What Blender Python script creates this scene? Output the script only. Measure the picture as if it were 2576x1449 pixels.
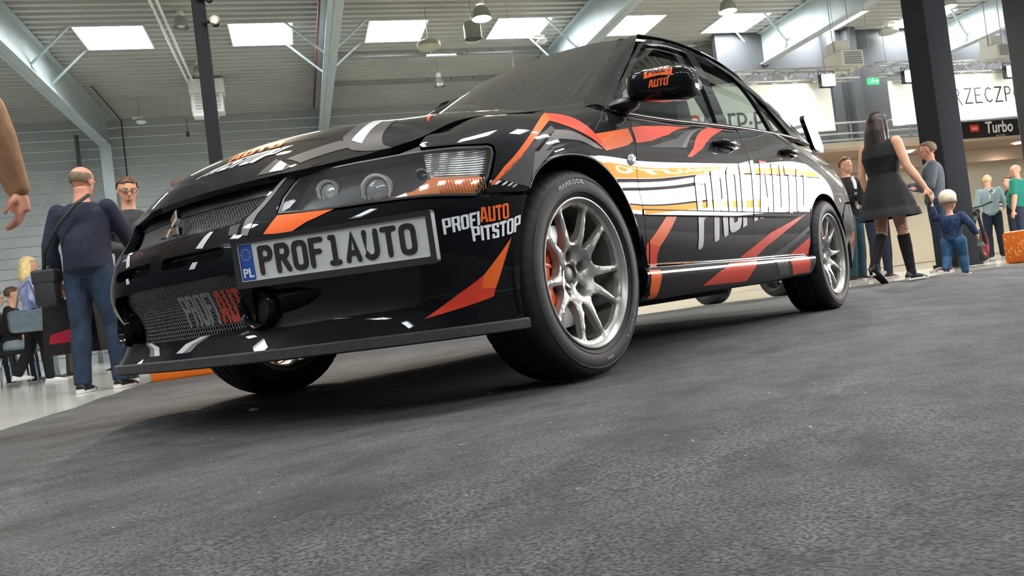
import bpy, bmesh, math, random
import numpy as np
from mathutils import Vector, Matrix
from mathutils.geometry import delaunay_2d_cdt
random.seed(7); rng = np.random.default_rng(7)
for o in list(bpy.data.objects): bpy.data.objects.remove(o)
scene = bpy.context.scene; COL = scene.collection
# ---------------------------------------------------------------- camera (fitted to the wheels, the bumper and the skylights)
CAM_P = np.array([1.9936, 2.1096, .2431]); YAW, PITCH, ROLL, FPX = .6599, .0225, -.1224, 1941.1
_d = np.array([-math.cos(YAW)*math.cos(PITCH), -math.sin(YAW)*math.cos(PITCH), math.sin(PITCH)])
_r = np.cross(_d, [0, 0, 1]); _r /= np.linalg.norm(_r); _u = np.cross(_r, _d)
_r2 = math.cos(ROLL)*_r+math.sin(ROLL)*_u; _u2 = -math.sin(ROLL)*_r+math.cos(ROLL)*_u
cam_data = bpy.data.cameras.new('camera'); cam = bpy.data.objects.new('camera', cam_data); COL.objects.link(cam)
M = Matrix.Identity(4)
for i in range(3): M[i][0] = _r2[i]; M[i][1] = _u2[i]; M[i][2] = -_d[i]; M[i][3] = CAM_P[i]
cam.matrix_world = M
cam_data.sensor_fit = 'HORIZONTAL'; cam_data.sensor_width = 36; cam_data.lens = FPX/2576*36; cam_data.clip_start = .02; cam_data.clip_end = 200
scene.camera = cam
# ---------------------------------------------------------------- world, exposure
world = bpy.data.worlds.new('world'); scene.world = world; world.use_nodes = True
world.node_tree.nodes['Background'].inputs[0].default_value = (.62, .68, .75, 1)
world.node_tree.nodes['Background'].inputs[1].default_value = .35
scene.view_settings.view_transform = 'Standard'; scene.view_settings.look = 'None'
scene.view_settings.exposure = 0.9; scene.view_settings.gamma = 1.0; scene.view_settings.use_curve_mapping = False
SKY_E = 26.0        # radiance of the roof lights (overcast daylight)
# hall frame: a = along the end wall (to the right), w = depth towards the end wall, origin below the camera
BETA = math.atan2(-.8, -.6); HB = np.array([math.cos(BETA), math.sin(BETA), 0]); HA = np.array([HB[1], -HB[0], 0])
H0 = np.array([CAM_P[0], CAM_P[1], 0]); HC = 8.0
def HW(a, w, z=0.0): return tuple(H0+a*HA+w*HB+np.array([0, 0, z]))
HROT = math.atan2(HA[1], HA[0])      # rotation that turns +x into the hall's a axis
# ---------------------------------------------------------------- materials
def mat(name, col, rough=.5, metal=0., coat=0., coat_r=.03, emis=None, es=1., spec=.5, trans=0., alpha=1., ior=1.45, sheen=0.):
    m = bpy.data.materials.get(name)
    if m: return m
    m = bpy.data.materials.new(name); m.use_nodes = True
    b = m.node_tree.nodes['Principled BSDF']
    I = b.inputs
    I['Base Color'].default_value = (*col, 1); I['Roughness'].default_value = rough; I['Metallic'].default_value = metal
    I['Coat Weight'].default_value = coat; I['Coat Roughness'].default_value = coat_r; I['Specular IOR Level'].default_value = spec
    I['Transmission Weight'].default_value = trans; I['Alpha'].default_value = alpha; I['IOR'].default_value = ior
    I['Sheen Weight'].default_value = sheen
    if emis: I['Emission Color'].default_value = (*emis, 1); I['Emission Strength'].default_value = es
    m.diffuse_color = (*col, 1)
    return m
def bsdf(m): return m.node_tree.nodes['Principled BSDF']
def noisy(m, scale=8., amt=.25, bump=0., bscale=None, detail=4, bdist=.01):
    """object-space colour variation and bump"""
    nt = m.node_tree; b = bsdf(m); L = nt.links
    tc = nt.nodes.new('ShaderNodeTexCoord')
    if amt:
        n = nt.nodes.new('ShaderNodeTexNoise'); n.inputs['Scale'].default_value = scale; n.inputs['Detail'].default_value = detail
        L.new(tc.outputs['Object'], n.inputs['Vector'])
        r = nt.nodes.new('ShaderNodeValToRGB'); c = b.inputs['Base Color'].default_value
        r.color_ramp.elements[0].color = (*[x*(1-amt) for x in c[:3]], 1); r.color_ramp.elements[1].color = (*[min(1, x*(1+amt)) for x in c[:3]], 1)
        r.color_ramp.elements[0].position = .3; r.color_ramp.elements[1].position = .7
        L.new(n.outputs[0], r.inputs[0]); L.new(r.outputs[0], b.inputs['Base Color'])
    if bump:
        n2 = nt.nodes.new('ShaderNodeTexNoise'); n2.inputs['Scale'].default_value = bscale or scale*4; n2.inputs['Detail'].default_value = 3
        L.new(tc.outputs['Object'], n2.inputs['Vector'])
        bp = nt.nodes.new('ShaderNodeBump'); bp.inputs['Strength'].default_value = bump; bp.inputs['Distance'].default_value = bdist
        L.new(n2.outputs[0], bp.inputs['Height']); L.new(bp.outputs[0], b.inputs['Normal'])
    return m
def srgb(r, g, b):
    f = lambda c: (c/255/12.92 if c/255 <= .04045 else ((c/255+.055)/1.055)**2.4)
    return (f(r), f(g), f(b))
# ---------------------------------------------------------------- mesh helpers: every primitive is (verts, faces)
def tagp(o, label=None, cat=None, group=None, kind=None):
    if label: o['label'] = label
    if cat: o['category'] = cat
    if group: o['group'] = group
    if kind: o['kind'] = kind
    return o
def empty(name, loc=(0, 0, 0), rz=0., label=None, cat=None, group=None, parent=None):
    o = bpy.data.objects.new(name, None); COL.objects.link(o); o.location = loc; o.rotation_euler = (0, 0, rz); o.empty_display_size = .1
    if parent: o.parent = parent
    return tagp(o, label, cat, group)
def mobj(name, vf, m=None, parent=None, smooth=False, normals=None, auto=None, loc=None, rz=0., label=None, cat=None, group=None, kind=None):
    v, f = vf[0], vf[1]
    me = bpy.data.meshes.new(name)
    me.from_pydata([tuple(map(float, p)) for p in v], [], [tuple(map(int, q)) for q in f]); me.update()
    o = bpy.data.objects.new(name, me); COL.objects.link(o)
    if m: me.materials.append(m)
    if smooth: me.shade_smooth()
    if auto is not None: me.shade_smooth(); sharp(me, auto)
    if normals is not None:
        me.shade_smooth(); me.normals_split_custom_set_from_vertices([tuple(n) for n in normals])
    if parent: o.parent = parent
    if loc is not None: o.location = loc
    if rz: o.rotation_euler = (0, 0, rz)
    return tagp(o, label, cat, group, kind)
def sharp(me, deg):
    bm = bmesh.new(); bm.from_mesh(me); c = math.radians(deg)
    for e in bm.edges:
        if len(e.link_faces) == 2 and e.calc_face_angle(0) > c: e.smooth = False
    bm.to_mesh(me); bm.free()
def J(*parts):
    V = []; F = []
    for v, f in (parts[0] if len(parts) == 1 and isinstance(parts[0], list) else parts):
        n = len(V); V += [tuple(p) for p in v]; F += [tuple(i+n for i in q) for q in f]
    return V, F
def T(vf, loc=(0, 0, 0), rz=0., ry=0., rx=0., s=(1, 1, 1)):
    if not isinstance(s, (tuple, list)): s = (s, s, s)
    M = Matrix.Translation(loc) @ Matrix.Rotation(rz, 4, 'Z') @ Matrix.Rotation(ry, 4, 'Y') @ Matrix.Rotation(rx, 4, 'X') @ Matrix.Diagonal((*s, 1))
    return [tuple(M @ Vector(p)) for p in vf[0]], vf[1]
def TM(vf, M): return [tuple(M @ Vector(p)) for p in vf[0]], vf[1]
def box(c, s, rz=0., bev=0.):
    x, y, z = s[0]/2, s[1]/2, s[2]/2
    if bev <= 0:
        v = [(-x, -y, -z), (x, -y, -z), (x, y, -z), (-x, y, -z), (-x, -y, z), (x, -y, z), (x, y, z), (-x, y, z)]
        f = [(0, 3, 2, 1), (4, 5, 6, 7), (0, 1, 5, 4), (1, 2, 6, 5), (2, 3, 7, 6), (3, 0, 4, 7)]
    else:
        bm = bmesh.new(); bmesh.ops.create_cube(bm, size=1.); bmesh.ops.scale(bm, vec=s, verts=bm.verts)
        bmesh.ops.bevel(bm, geom=list(bm.edges), offset=bev, segments=2, profile=.5, affect='EDGES')
        v = [tuple(q.co) for q in bm.verts]; bm.verts.index_update(); f = [tuple(q.index for q in g.verts) for g in bm.faces]; bm.free()
    return T((v, f), c, rz)
def frame_of(d):
    d = Vector(d).normalized(); a = Vector((0, 0, 1)) if abs(d.z) < .95 else Vector((1, 0, 0))
    x = d.cross(a).normalized(); return x, x.cross(d).normalized(), d
def cyl(p0, p1, r0, r1=None, n=12, caps=True):
    r1 = r0 if r1 is None else r1; p0 = Vector(p0); p1 = Vector(p1); x, y, d = frame_of(p1-p0)
    V = []; F = []
    for p, r in ((p0, r0), (p1, r1)):
        for k in range(n): t = 2*math.pi*k/n; V.append(tuple(p+x*(r*math.cos(t))+y*(r*math.sin(t))))
    for k in range(n): F.append((k, (k+1) % n, n+(k+1) % n, n+k))
    if caps: F.append(tuple(range(n-1, -1, -1))); F.append(tuple(range(n, 2*n)))
    return V, F
def tube(path, r, n=8, closed=False, caps=True):
    P = [Vector(q) for q in path]; R = r if isinstance(r, (list, tuple)) else [r]*len(P); V = []; F = []; m = len(P); up = None
    for i, q in enumerate(P):
        d = (P[(i+1) % m]-P[i-1]) if closed else (P[min(i+1, m-1)]-P[max(i-1, 0)])
        x, y, d = frame_of(d)
        if up is not None:
            x = (up-d*up.dot(d)).normalized() if (up-d*up.dot(d)).length > 1e-5 else x; y = d.cross(x).normalized()*-1; y = x.cross(d).normalized()
        up = x
        for k in range(n): t = 2*math.pi*k/n; V.append(tuple(q+x*(R[i]*math.cos(t))+y*(R[i]*math.sin(t))))
    for i in range(m if closed else m-1):
        j = (i+1) % m
        for k in range(n): F.append((i*n+k, i*n+(k+1) % n, j*n+(k+1) % n, j*n+k))
    if caps and not closed: F.append(tuple(range(n-1, -1, -1))); F.append(tuple((m-1)*n+k for k in range(n)))
    return V, F
def lathe(prof, n=32, axis='z', closed=False):
    """prof: list of (r, h) revolved about axis"""
    V = []; F = []; m = len(prof)
    for k in range(n):
        t = 2*math.pi*k/n; c, s = math.cos(t), math.sin(t)
        for r, h in prof: V.append({'z': (r*c, r*s, h), 'y': (r*c, h, r*s), 'x': (h, r*c, r*s)}[axis])
    for k in range(n):
        k2 = (k+1) % n
        for i in range(m if closed else m-1):
            j = (i+1) % m; q = (k*m+i, k2*m+i, k2*m+j, k*m+j)
            F.append(q if axis != 'y' else q[::-1])
    return V, F
def sphere(c, r, n=16, m=10):
    r = r if isinstance(r, (tuple, list)) else (r, r, r); V = []; F = []
    for i in range(m+1):
        p = math.pi*i/m
        for k in range(n): t = 2*math.pi*k/n; V.append((c[0]+r[0]*math.sin(p)*math.cos(t), c[1]+r[1]*math.sin(p)*math.sin(t), c[2]+r[2]*math.cos(p)))
    for i in range(m):
        for k in range(n): F.append((i*n+k, (i+1)*n+k, (i+1)*n+(k+1) % n, i*n+(k+1) % n))
    return V, F
def prism(loop, h0, h1, axis='z'):
    """extrude a 2D loop between h0 and h1; axis z: (x,y,h), y: (x,h,z), x: (h,y,z)"""
    P = {'z': lambda a, b, h: (a, b, h), 'y': lambda a, b, h: (a, h, b), 'x': lambda a, b, h: (h, a, b)}[axis]
    n = len(loop); V = [P(a, b, h0) for a, b in loop]+[P(a, b, h1) for a, b in loop]
    F = [(k, (k+1) % n, n+(k+1) % n, n+k) for k in range(n)]+[tuple(range(n-1, -1, -1)), tuple(range(n, 2*n))]
    return V, F
def quad(a, b, c, d): return [a, b, c, d], [(0, 1, 2, 3)]
# --- flat shapes with holes
def pip(P, loops):
    ins = np.zeros(len(P), bool); x, y = P[:, 0], P[:, 1]
    for L in loops:
        L = np.asarray(L, float)
        for (x0, y0), (x1, y1) in zip(L, np.roll(L, -1, 0)):
            if y0 == y1: continue
            c = (y0 > y) != (y1 > y); ins ^= c & (x < (x1-x0)*(y-y0)/(y1-y0)+x0)
    return ins
def resample(L, step):
    L = np.asarray(L, float); out = []
    for a, b in zip(L, np.roll(L, -1, 0)):
        n = max(1, int(math.ceil(np.linalg.norm(b-a)/step)))
        for k in range(n): out.append(a+(b-a)*k/n)
    return np.array(out)
def triangulate(loops, step):
    """loops: list of 2D loops (even-odd); returns 2D verts, tris, boundary loops of vertex ids"""
    R = [resample(L, step) for L in loops]
    V = np.concatenate(R); E = []; n = 0
    for r in R: E += [(n+i, n+(i+1) % len(r)) for i in range(len(r))]; n += len(r)
    lo, hi = V.min(0), V.max(0)
    gx = np.arange(lo[0]+step*.5, hi[0], step); gy = np.arange(lo[1]+step*.5, hi[1], step)
    if len(gx) and len(gy):
        X, Y = np.meshgrid(gx, gy); X[::2] += step*.25; X[1::2] -= step*.25
        Q = np.stack([X.ravel(), Y.ravel()], 1); Q = Q[pip(Q, R)]
        if len(Q):
            keep = np.ones(len(Q), bool)
            for i in range(0, len(Q), 400):
                keep[i:i+400] = (np.linalg.norm(Q[i:i+400, None]-V[None], axis=2).min(1) > step*.5)
            V2 = np.concatenate([V, Q[keep]])
        else: V2 = V
    else: V2 = V
    vo, eo, fo, ov, oe, of = delaunay_2d_cdt([Vector(q) for q in V2], E, [], 0, 1e-7)
    VO = np.array([tuple(q) for q in vo]); FO = np.array([f for f in fo])
    C = VO[FO].mean(1); FO = FO[pip(C, R)]
    A = VO[FO]; ar = (A[:, 1, 0]-A[:, 0, 0])*(A[:, 2, 1]-A[:, 0, 1])-(A[:, 2, 0]-A[:, 0, 0])*(A[:, 1, 1]-A[:, 0, 1])
    FO[ar < 0] = FO[ar < 0][:, ::-1]; FO = FO[np.abs(ar) > 1e-12]
    return VO, FO
def boundary_edges(F):
    s = {}
    for f in F:
        for a, b in ((f[0], f[1]), (f[1], f[2]), (f[2], f[0])): s[(a, b)] = 1
    return [(a, b) for a, b in s if (b, a) not in s]
def shrink(L, d):
    """offset a loop inwards by d"""
    L = np.asarray(L, float); A = .5*np.sum(L[:, 0]*np.roll(L[:, 1], -1)-np.roll(L[:, 0], -1)*L[:, 1]); s = 1 if A > 0 else -1
    e = np.roll(L, -1, 0)-L; e /= np.maximum(np.linalg.norm(e, axis=1, keepdims=True), 1e-9); n = s*np.stack([-e[:, 1], e[:, 0]], 1)
    b = n+np.roll(n, 1, 0); k = np.maximum((b**2).sum(1, keepdims=True), .5); return L+2*d*b/k
def fillet(L, r, n=4):
    L = [np.asarray(q, float) for q in L]; out = []
    for i, q in enumerate(L):
        a = L[i-1]-q; b = L[(i+1) % len(L)]-q; la, lb = np.linalg.norm(a), np.linalg.norm(b); k = min(r, la*.45, lb*.45)
        p0 = q+a/la*k; p1 = q+b/lb*k
        for t in np.linspace(0, 1, n+1): out.append((1-t)**2*p0+2*t*(1-t)*q+t*t*p1)
    return np.array(out)
def smooth_loop(P, n=6, closed=False):
    """Catmull-Rom resample of an open polyline"""
    P = np.asarray(P, float); out = []
    for i in range(len(P)-1):
        p0 = P[max(i-1, 0)]; p1 = P[i]; p2 = P[i+1]; p3 = P[min(i+2, len(P)-1)]
        for t in np.linspace(0, 1, n, endpoint=False):
            out.append(.5*((2*p1)+(-p0+p2)*t+(2*p0-5*p1+4*p2-p3)*t*t+(-p0+3*p1-3*p2+p3)*t**3))
    out.append(P[-1]); return np.array(out)
def flat(loops, step=1., depth=0.):
    """flat shape in local XY as (verts, faces), optional depth along -z with side walls"""
    V, F = triangulate(loops, step); n = len(V)
    v = [(x, y, 0.) for x, y in V]; f = [tuple(q) for q in F]
    if depth:
        be = boundary_edges(F); v += [(x, y, -depth) for x, y in V]; f += [(b, a, a+n, b+n) for a, b in be]+[(q[2]+n, q[1]+n, q[0]+n) for q in F]
    return v, f
def spanel(name, S, loops, m, parent, step=.024, off=0., flange=.012, mirror=0, gap=0., kind=None, label=None):
    """trimmed panel on a loft surface: loops in (u, v); mirror=1 builds the y-mirrored twin; flange turns the edges inwards"""
    if gap: loops = [shrink(loops[0], gap)]+[shrink(L, -gap) for L in loops[1:]]
    V, F = triangulate(loops, step)
    P = S(V[:, 0], V[:, 1]); N = S.normal(V[:, 0], V[:, 1])
    t = S.flip                                             # triangle winding follows the normal
    F = F if t > 0 else F[:, ::-1]
    P = P+N*off
    v = list(P); nn = list(N); f = [tuple(q) for q in F]
    if flange:
        be = boundary_edges(F); ids = {}
        for a, b in be:
            for q in (a, b):
                if q not in ids: ids[q] = len(v); v.append(P[q]-N[q]*flange); nn.append(N[q])
        f += [(b, a, ids[a], ids[b]) for a, b in be]
    v = np.array(v); nn = np.array(nn)
    if mirror:
        v = v*[1, -1, 1]; nn = nn*[1, -1, 1]; f = [q[::-1] for q in f]
    nf = len(F)
    o = mobj(name, (v, f), m, parent, kind=kind, label=label)
    me = o.data; me.shade_smooth()
    # custom normals: surface normal on the skin, flat on the flanges
    cn = []
    fl = np.array([p.normal for p in me.polygons])
    for p in me.polygons:
        for vi in p.vertices: cn.append(tuple(nn[vi]) if p.index < nf else tuple(fl[p.index]))
    me.normals_split_custom_set(cn)
    return o
def copy_tree(o, parent=None):
    c = o.copy(); COL.objects.link(c); c.parent = parent
    for ch in o.children: copy_tree(ch, c)
    return c
def text_vf(s, size=1., font=None, extrude=0., sx=1., shear=0., align='CENTER', bold=0.):
    cu = bpy.data.curves.new('txt', 'FONT'); cu.body = s; cu.size = size; cu.align_x = align; cu.align_y = 'CENTER'; cu.extrude = extrude; cu.shear = shear; cu.offset = bold; cu.resolution_u = 3
    o = bpy.data.objects.new('txt', cu); COL.objects.link(o)
    dg = bpy.context.evaluated_depsgraph_get(); me = o.evaluated_get(dg).to_mesh()
    v = [(p.co.x*sx, p.co.y, p.co.z) for p in me.vertices]; f = [tuple(p.vertices) for p in me.polygons]
    o.evaluated_get(dg).to_mesh_clear(); bpy.data.objects.remove(o); bpy.data.curves.remove(cu)
    return v, f
def basis(o, x, y, z=None):
    x = Vector(x).normalized(); y = Vector(y); y = (y-x*y.dot(x)).normalized(); z = x.cross(y)
    M = Matrix.Identity(4)
    for i in range(3): M[i][0] = x[i]; M[i][1] = y[i]; M[i][2] = z[i]; M[i][3] = o[i]
    return M
def stroke(pts, w):
    """thick rounded polyline as a loop list (one loop per segment union via mesh overlap is avoided by a single offset outline)"""
    P = np.array(pts, float); n = len(P); Lf = []; Rt = []
    for i in range(n):
        a = P[i]-P[i-1] if i else P[1]-P[0]; b = P[i+1]-P[i] if i < n-1 else P[-1]-P[-2]
        a = a/np.linalg.norm(a); b = b/np.linalg.norm(b); na = np.array((-a[1], a[0])); nb = np.array((-b[1], b[0])); m = na+nb; m = m/max((m@m)/2, .35)
        Lf.append(P[i]+m*w/2); Rt.append(P[i]-m*w/2)
    a = P[0]-P[1]; a /= np.linalg.norm(a); b = P[-1]-P[-2]; b /= np.linalg.norm(b)
    ca = [P[0]+w/2*(math.cos(t)*np.array((-a[1], a[0]))+math.sin(t)*a) for t in np.linspace(.3, math.pi-.3, 4)]
    cb = [P[-1]+w/2*(math.cos(t)*np.array((-b[1], b[0]))+math.sin(t)*b) for t in np.linspace(.3, math.pi-.3, 4)]
    return np.array(Lf+[q for q in cb[::-1]]+Rt[::-1]+[q for q in ca[::-1]])
stroke_ = stroke
# ---------------------------------------------------------------- car body surfaces (numpy only)
# car frame: x forward (front axle x=0), y to the car's left, z up, metres
def nspline(t, P):
    """natural cubic spline through P at knots t; returns f(q), f'(q)"""
    t = np.asarray(t, float); P = np.asarray(P, float)
    n = len(t); h = np.diff(t)
    A = np.zeros((n, n)); B = np.zeros_like(P)
    A[0, 0] = A[-1, -1] = 1
    for i in range(1, n-1):
        A[i, i-1] = h[i-1]; A[i, i] = 2*(h[i-1]+h[i]); A[i, i+1] = h[i]
        B[i] = 6*((P[i+1]-P[i])/h[i]-(P[i]-P[i-1])/h[i-1])
    return t, h, P, np.linalg.solve(A, B.reshape(n, -1)).reshape(P.shape)
def nseval(S, q):
    t, h, P, M = S
    q = np.asarray(q, float)
    i = np.clip(np.searchsorted(t, q, side='right')-1, 0, len(h)-1)
    sh = (-1,)+(1,)*(P.ndim-1)
    a = ((t[i+1]-q)/h[i]).reshape(sh); b = ((q-t[i])/h[i]).reshape(sh); hh = h[i].reshape(sh)
    return a*P[i]+b*P[i+1]+((a**3-a)*M[i]+(b**3-b)*M[i+1])*hh**2/6
class Loft:
    """interpolating bicubic surface over a grid G[row][col] of 3D points; u along columns, v along rows"""
    def __init__(s, G, u=None, v=None, flip=1):
        s.G = np.asarray(G, float); s.flip = flip
        nr, nc = s.G.shape[:2]
        if u is None:
            d = np.linalg.norm(np.diff(s.G, axis=1), axis=2).mean(0); u = np.concatenate([[0], np.cumsum(d)])
        if v is None:
            d = np.linalg.norm(np.diff(s.G, axis=0), axis=2).mean(1); v = np.concatenate([[0], np.cumsum(d)])
        s.u = np.asarray(u, float); s.v = np.asarray(v, float)
        s.Su = nspline(s.u, np.swapaxes(s.G, 0, 1))      # knots u -> (rows,3)
    def __call__(s, U, V):
        U = np.atleast_1d(np.asarray(U, float)); V = np.atleast_1d(np.asarray(V, float))
        C = nseval(s.Su, U)                               # (n,rows,3)
        # spline across rows, per sample
        if not hasattr(s, 'K'):
            n = len(s.v); h = np.diff(s.v); A = np.zeros((n, n)); D = np.zeros((n, n)); A[0, 0] = A[-1, -1] = 1
            for i in range(1, n-1):
                A[i, i-1] = h[i-1]; A[i, i] = 2*(h[i-1]+h[i]); A[i, i+1] = h[i]
                D[i, i+1] += 6/h[i]; D[i, i] -= 6/h[i]+6/h[i-1]; D[i, i-1] += 6/h[i-1]
            s.K = np.linalg.solve(A, D)
        M = np.einsum('ij,njk->nik', s.K, C)
        h = np.diff(s.v); i = np.clip(np.searchsorted(s.v, V, side='right')-1, 0, len(h)-1); k = np.arange(len(U))
        a = ((s.v[i+1]-V)/h[i])[:, None]; b = ((V-s.v[i])/h[i])[:, None]; hh = h[i][:, None]
        return a*C[k, i]+b*C[k, i+1]+((a**3-a)*M[k, i]+(b**3-b)*M[k, i+1])*hh**2/6
    def normal(s, U, V, e=1e-3):
        U = np.atleast_1d(np.asarray(U, float)); V = np.atleast_1d(np.asarray(V, float))
        n = np.cross(s(U+e, V)-s(U-e, V), s(U, V+e)-s(U, V-e))
        return s.flip*n/np.maximum(np.linalg.norm(n, axis=1, keepdims=True), 1e-12)

# --- wrap: nose centre -> corner -> flank -> tail; offsets are inward from the plan curve
PLAN = [(.890,0),(.876,.20),(.829,.405),(.745,.55),(.655,.68),(.553,.785),(.44,.845),(.29,.880),(0,.887),(-.35,.876),(-.9,.870),(-1.5,.870),
        (-2.2,.880),(-2.625,.888),(-3.0,.878),(-3.3,.835),(-3.50,.70),(-3.59,.40),(-3.60,0)]
#       c0     c1    c2    c3    c4    c5    c6    c7    c8    c9    c10   c11   c12   c13   c14   c15   c16   c17   c18
WZ = [ [.205, .205, .205, .205, .205, .205, .205, .22,  .28,  .30,  .30,  .30,  .30,  .28,  .25,  .23,  .22,  .22,  .22],
       [.29,  .29,  .29,  .29,  .29,  .29,  .29,  .31,  .37,  .385, .385, .385, .385, .37,  .34,  .33,  .32,  .32,  .32],
       [.38,  .38,  .38,  .38,  .38,  .38,  .38,  .40,  .46,  .465, .47,  .47,  .47,  .46,  .43,  .42,  .42,  .42,  .42],
       [.47,  .47,  .47,  .47,  .47,  .465, .46,  .49,  .55,  .55,  .56,  .56,  .56,  .55,  .52,  .52,  .52,  .52,  .52],
       [.54,  .54,  .54,  .54,  .545, .545, .545, .57,  .64,  .64,  .65,  .66,  .66,  .66,  .62,  .62,  .62,  .62,  .62],
       [.60,  .60,  .60,  .605, .61,  .615, .62,  .65,  .715, .73,  .74,  .755, .76,  .76,  .74,  .73,  .73,  .73,  .73],
       [.66,  .66,  .662, .668, .675, .685, .695, .735, .79,  .83,  .83,  .85,  .875, .88,  .87,  .85,  .84,  .84,  .84],
       [.70,  .70,  .705, .715, .725, .735, .748, .795, .845, .912, .893, .932, .968, .985, .985, .97,  .96,  .96,  .96]]
WO = [ [-.004,-.004,-.004,-.003,.0,   .005, .01,  .01,  .03,  .045, .04,  .04,  .04,  .03,  .04,  .05,  .05,  .05,  .05],
       [.034, .034, .033, .030, .022, .012, .005, .004, .015, .018, .016, .016, .016, .012, .02,  .02,  .02,  .02,  .02],
       [.0,   .0,   .0,   .0,   .0,   .0,   .0,   .0,   .004, .004, .004, .004, .004, .003, .005, .0,   .0,   .0,   .0],
       [.002, .002, .002, .001, .0,   .0,   .0,   .0,   .0,   .0,   .0,   .0,   .0,   .0,   .0,   .0,   .0,   .0,   .0],
       [.030, .030, .028, .020, .012, .006, .003, .002, .0,   .0,   .0,   .0,   .0,   .0,   .005, .01,  .01,  .01,  .01],
       [.075, .075, .070, .055, .038, .024, .018, .012, .006, .006, .006, .006, .006, .008, .02,  .03,  .04,  .05,  .05],
       [.105, .105, .100, .090, .078, .062, .052, .050, .050, .042, .032, .032, .035, .06,  .08,  .08,  .09,  .10,  .10],
       [.150, .150, .150, .150, .150, .150, .160, .185, .195, .180, .073, .073, .082, .17,  .19,  .17,  .16,  .18,  .18]]
def make_wrap():
    P = np.array(PLAN); d = np.linalg.norm(np.diff(P, axis=0), axis=1); u = np.concatenate([[0], np.cumsum(d)])
    S = nspline(u, P); e = 1e-3
    T = nseval(S, u+e)-nseval(S, u-e)
    T[0] = (0, 1); T[-1] = (0, -1)
    T /= np.linalg.norm(T, axis=1, keepdims=True)
    N = np.stack([T[:, 1], -T[:, 0]], 1)                  # outward
    N[8:15] = (0, 1)
    G = [[(P[j][0]-N[j][0]*WO[r][j], P[j][1]-N[j][1]*WO[r][j], WZ[r][j]) for j in range(len(P))] for r in range(len(WZ))]
    G = [[(g[k][0], -g[k][1], g[k][2]) for k in (2, 1)]+g for g in G]; u = np.concatenate([[-u[2], -u[1]], u])   # mirrored columns keep the centre line smooth
    return Loft(G, u=u, v=[0, .09, .175, .26, .345, .43, .52, .66], flip=1)
WRAP = make_wrap()
# --- bonnet: v from leading edge to cowl (rows), u from y=-edge to +edge
HOOD_ROWS = [  # (y, x, z) at centre, then out to the edge, leading edge first
    [(0,.792,.660),(.22,.782,.660),(.42,.732,.663),(.50,.690,.668),(.60,.60,.685)],
    [(0,.735,.738),(.22,.715,.733),(.42,.660,.714),(.53,.607,.703),(.64,.545,.700)],
    [(0,.60,.814),(.23,.585,.808),(.45,.54,.782),(.58,.50,.752),(.665,.455,.728)],
    [(0,.36,.885),(.23,.35,.877),(.46,.33,.846),(.60,.31,.815),(.672,.30,.792)],
    [(0,.10,.934),(.23,.095,.926),(.46,.08,.898),(.60,.07,.867),(.675,.06,.842)],
    [(0,-.16,.963),(.23,-.165,.957),(.46,-.185,.936),(.60,-.20,.909),(.675,-.21,.888)],
    [(0,-.36,.974),(.23,-.37,.970),(.46,-.40,.957),(.60,-.43,.940),(.665,-.45,.928)]]
def make_hood():
    G = []
    for row in HOOD_ROWS:
        r = [(x, y, z) for y, x, z in row]
        G.append([(x, -y, z) for x, y, z in r[:0:-1]]+r)
    return Loft(G, u=[-.67,-.60,-.45,-.23,0,.23,.45,.60,.67], flip=1)
HOOD = make_hood()
# --- windscreen: rows bottom->top
WS_ROWS = [[(0,-.34,.968),(.25,-.355,.964),(.48,-.40,.952),(.645,-.48,.930)],
           [(0,-.60,1.127),(.25,-.615,1.122),(.45,-.655,1.108),(.610,-.72,1.085)],
           [(0,-.85,1.280),(.24,-.865,1.274),(.43,-.900,1.260),(.575,-.95,1.235)],
           [(0,-1.07,1.403),(.23,-1.085,1.399),(.40,-1.115,1.388),(.540,-1.15,1.365)]]
def sym_rows(R):
    G = []
    for row in R:
        r = [(x, y, z) for y, x, z in row]
        G.append([(x, -y, z) for x, y, z in r[:0:-1]]+r)
    return G
WSCREEN = Loft(sym_rows(WS_ROWS), flip=1)
# --- roof rows front->rear
ROOF_ROWS = [[(0,-1.07,1.403),(.23,-1.085,1.399),(.40,-1.115,1.388),(.540,-1.15,1.365)],
             [(0,-1.35,1.438),(.24,-1.355,1.434),(.42,-1.365,1.422),(.555,-1.38,1.395)],
             [(0,-1.75,1.450),(.24,-1.75,1.446),(.42,-1.75,1.434),(.560,-1.75,1.405)],
             [(0,-2.10,1.432),(.24,-2.095,1.428),(.42,-2.09,1.416),(.555,-2.08,1.388)],
             [(0,-2.36,1.395),(.24,-2.35,1.391),(.41,-2.33,1.379),(.545,-2.30,1.352)]]
ROOF = Loft(sym_rows(ROOF_ROWS), flip=1)
REAR_ROWS = [[(0,-2.36,1.395),(.24,-2.35,1.391),(.41,-2.33,1.379),(.545,-2.30,1.352)],
             [(0,-2.70,1.225),(.25,-2.685,1.220),(.44,-2.65,1.205),(.590,-2.60,1.18)],
             [(0,-3.02,1.035),(.26,-3.0,1.032),(.47,-2.96,1.022),(.640,-2.90,1.005)]]
REARG = Loft(sym_rows(REAR_ROWS), flip=1)
DECK_ROWS = [[(0,-3.02,1.03),(.26,-3.0,1.028),(.47,-2.97,1.018),(.68,-2.92,.99)],
             [(0,-3.25,1.035),(.26,-3.24,1.032),(.47,-3.22,1.02),(.68,-3.18,.99)],
             [(0,-3.44,1.03),(.26,-3.43,1.027),(.47,-3.40,1.012),(.66,-3.30,.975)]]
DECK = Loft(sym_rows(DECK_ROWS), flip=1)
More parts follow.
